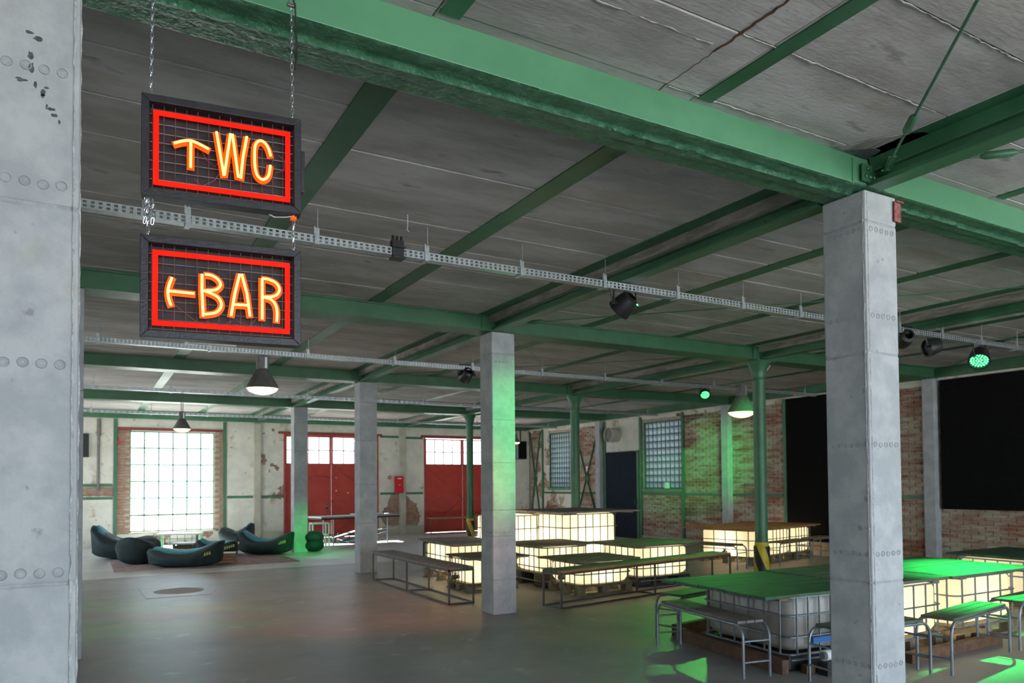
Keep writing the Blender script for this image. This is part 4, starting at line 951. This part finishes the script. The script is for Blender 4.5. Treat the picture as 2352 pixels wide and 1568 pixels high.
for (s_, ws) in ((s1, [[(-.02, -.07), (.0, -.03), (-.03, -.09), (-.075, -.12), (-.10, -.095)], [(.0, .01), (-.03, -.04), (-.06, -.02), (-.08, .02)], [(.19, .04), (.215, .02), (.21, -.02), (.18, -.03)]]), (s2, [[(-.10, -.02), (-.16, -.02), (-.17, -.05), (-.12, -.09), (-.08, -.12)], [(.05, -.10), (.09, -.115), (.12, -.08)], [(-.06, -.11), (0, -.12), (.03, -.10)]])):
    for P in ws:
        MB().tube([(x, -.012, z) for x, z in P], .0010, 5).build('thin_wire', 'wirered', s_)
t = thing('power_adapter', 'small dark power adapter behind the right edge of the upper sign', 'adapter', (-3.775, -.25, 2.80))
MB().box(0, .017, -.03, .03, -.07, .09).build('body', 'signf', t, bevel=.003); MB().box(-.012, .0, -.01, .01, .05, .06).build('clip', 'steeld', t)

# chains: every link is a part
def link_mesh():
    P = []
    for i in range(14):
        a = 2*PI*i/14; P.append((.0048*math.cos(a), 0, .0062*math.sin(a)+(.0062 if math.sin(a) > 0 else -.0062)))
    return MB().tube(P, .0019, 6, closed=True).mesh('link', 'chain', True)
LM = link_mesh()
def chain(p, q, label, sag=0, pitch=.0205):
    p = Vector(p); q = Vector(q); n = max(2, int((q-p).length/pitch)); t = thing('steel_chain', label, 'chain', p, group=None)
    for i in range(n):
        f = (i+.5)/n; c = (q-p)*f+Vector((0, 0, -sag*4*f*(1-f))); d = (q-p).normalized()
        e = d.to_track_quat('Z', 'Y').to_euler(); o = inst(LM, 'link', t, c); o.rotation_mode = 'XYZ'
        o.rotation_euler = (d.to_track_quat('Z', 'Y') @ Matrix.Rotation(PI/2*(i % 2)+.4, 4, 'Z').to_quaternion()).to_euler()
        o.scale = (1, 1, (q-p).length/n/.0205)
    return t
def spt(lx_, lz, s_, ly=0):   # point of a sign in the world
    a = math.radians(-7); c = s_.location; return (c.x+lx_*math.cos(a)-ly*math.sin(a), c.y+lx_*math.sin(a)+ly*math.cos(a), c.z+lz)
A = spt(-SW/2+.028, SH/2-.008, s1); B = spt(SW/2-.028, SH/2-.008, s1)
chain((A[0]+.01, A[1]-.0, 3.62), A, 'left steel chain from the beam to the upper sign')
chain((B[0]-.005, B[1]+.0, 3.44), B, 'right steel chain from the beam to the upper sign')
A2 = spt(-SW/2+.022, -SH/2+.012, s1); B2 = spt(SW/2-.024, -SH/2+.012, s1)
A3 = spt(-SW/2+.022, SH/2-.008, s2); B3 = spt(SW/2-.024, SH/2-.008, s2)
chain(A2, A3, 'left steel chain between the two signs')
chain(B2, B3, 'right steel chain between the two signs')
t = thing('chain_bundle', 'knotted bundle of spare chain left between the two signs', 'chain', A2)
for k in range(3):
    for i in range(5):
        o = inst(LM, 'link', t, (-.012+.012*k+R_.uniform(-.003, .003), -.008+.006*(k % 2), -.025-i*.018), (R_.uniform(-.5, .5), R_.uniform(-.3, .3), R_.uniform(0, 3)))
t = thing('shackle', 'steel quick link holding the right chain at the beam', 'shackle', (B[0]-.006, B[1], 3.47))
MB().tube([(-.008, 0, -.03), (-.008, 0, .03), (.008, 0, .03), (.008, 0, -.03)], .0032, 8, closed=True).build('link', 'chain', t); MB().box(-.012, -.004, -.008, .008, .028, .052).build('nut', 'steeld', t)
MB().cyl((-.014, 0, -.034), (.014, 0, -.034), .007, 8).build('bolt', 'steeld', t)
tag(MB().tube([(-5.0, -.19, 3.60), (-4.3, -.195, 3.545), (-4.0, -.20, 3.52), (B[0]-.02, B[1]-.01, 3.49), (B[0]+.008, B[1]-.008, 3.44), (B[0]+.010, B[1]-.006, 3.38), (B[0]+.014, B[1]-.004, 3.30), (B[0]+.015, B[1], 3.24), (B[0]+.010, B[1]+.0, 3.19)], .0030, 6).build('power_cable', 'black', None, smooth=True), 'thin black power cable from the beam down the right chain', 'cable')
tag(MB().tube([spt(.15, -.175, s1, .02), spt(.18, -.188, s1, .02), spt(.22, -.19, s1, .0), spt(.25, -.185, s1, -.01)], .0022, 6).build('thin_cable', 'white'), 'thin white cable under the right corner of the upper sign', 'cable')
tag(MB().box(B2[0]-.012, B2[0]+.008, B2[1]-.012, B2[1]+.006, B2[2]-.03, B2[2]-.018).build('cable_clip', 'orange'), 'tiny orange clip under the right corner of the upper sign', 'clip')
# ------------------------------------------------------------------ daylight portals at the openings
def portal(loc, sx, sy, rot):
    d = bpy.data.lights.new('daylight_portal', 'AREA'); d.shape = 'RECTANGLE'; d.size = sx; d.size_y = sy; d.energy = 1
    o = bpy.data.objects.new('daylight_portal', d); COL.objects.link(o); o.location = loc; o.rotation_euler = rot; d.cycles.is_portal = True
portal((1.4, YF-.31, 1.75), 15.1, 3.5, (PI/2, 0, 0))
portal(((W1[0]+W1[1])/2, YW+.31, 1.75), 2.1, 2.8, (-PI/2, 0, 0))
portal((2.1, YW+.31, 2.65), 2.9, .9, (-PI/2, 0, 0)); portal((6.6, YW+.31, 2.65), 2.9, .9, (-PI/2, 0, 0))
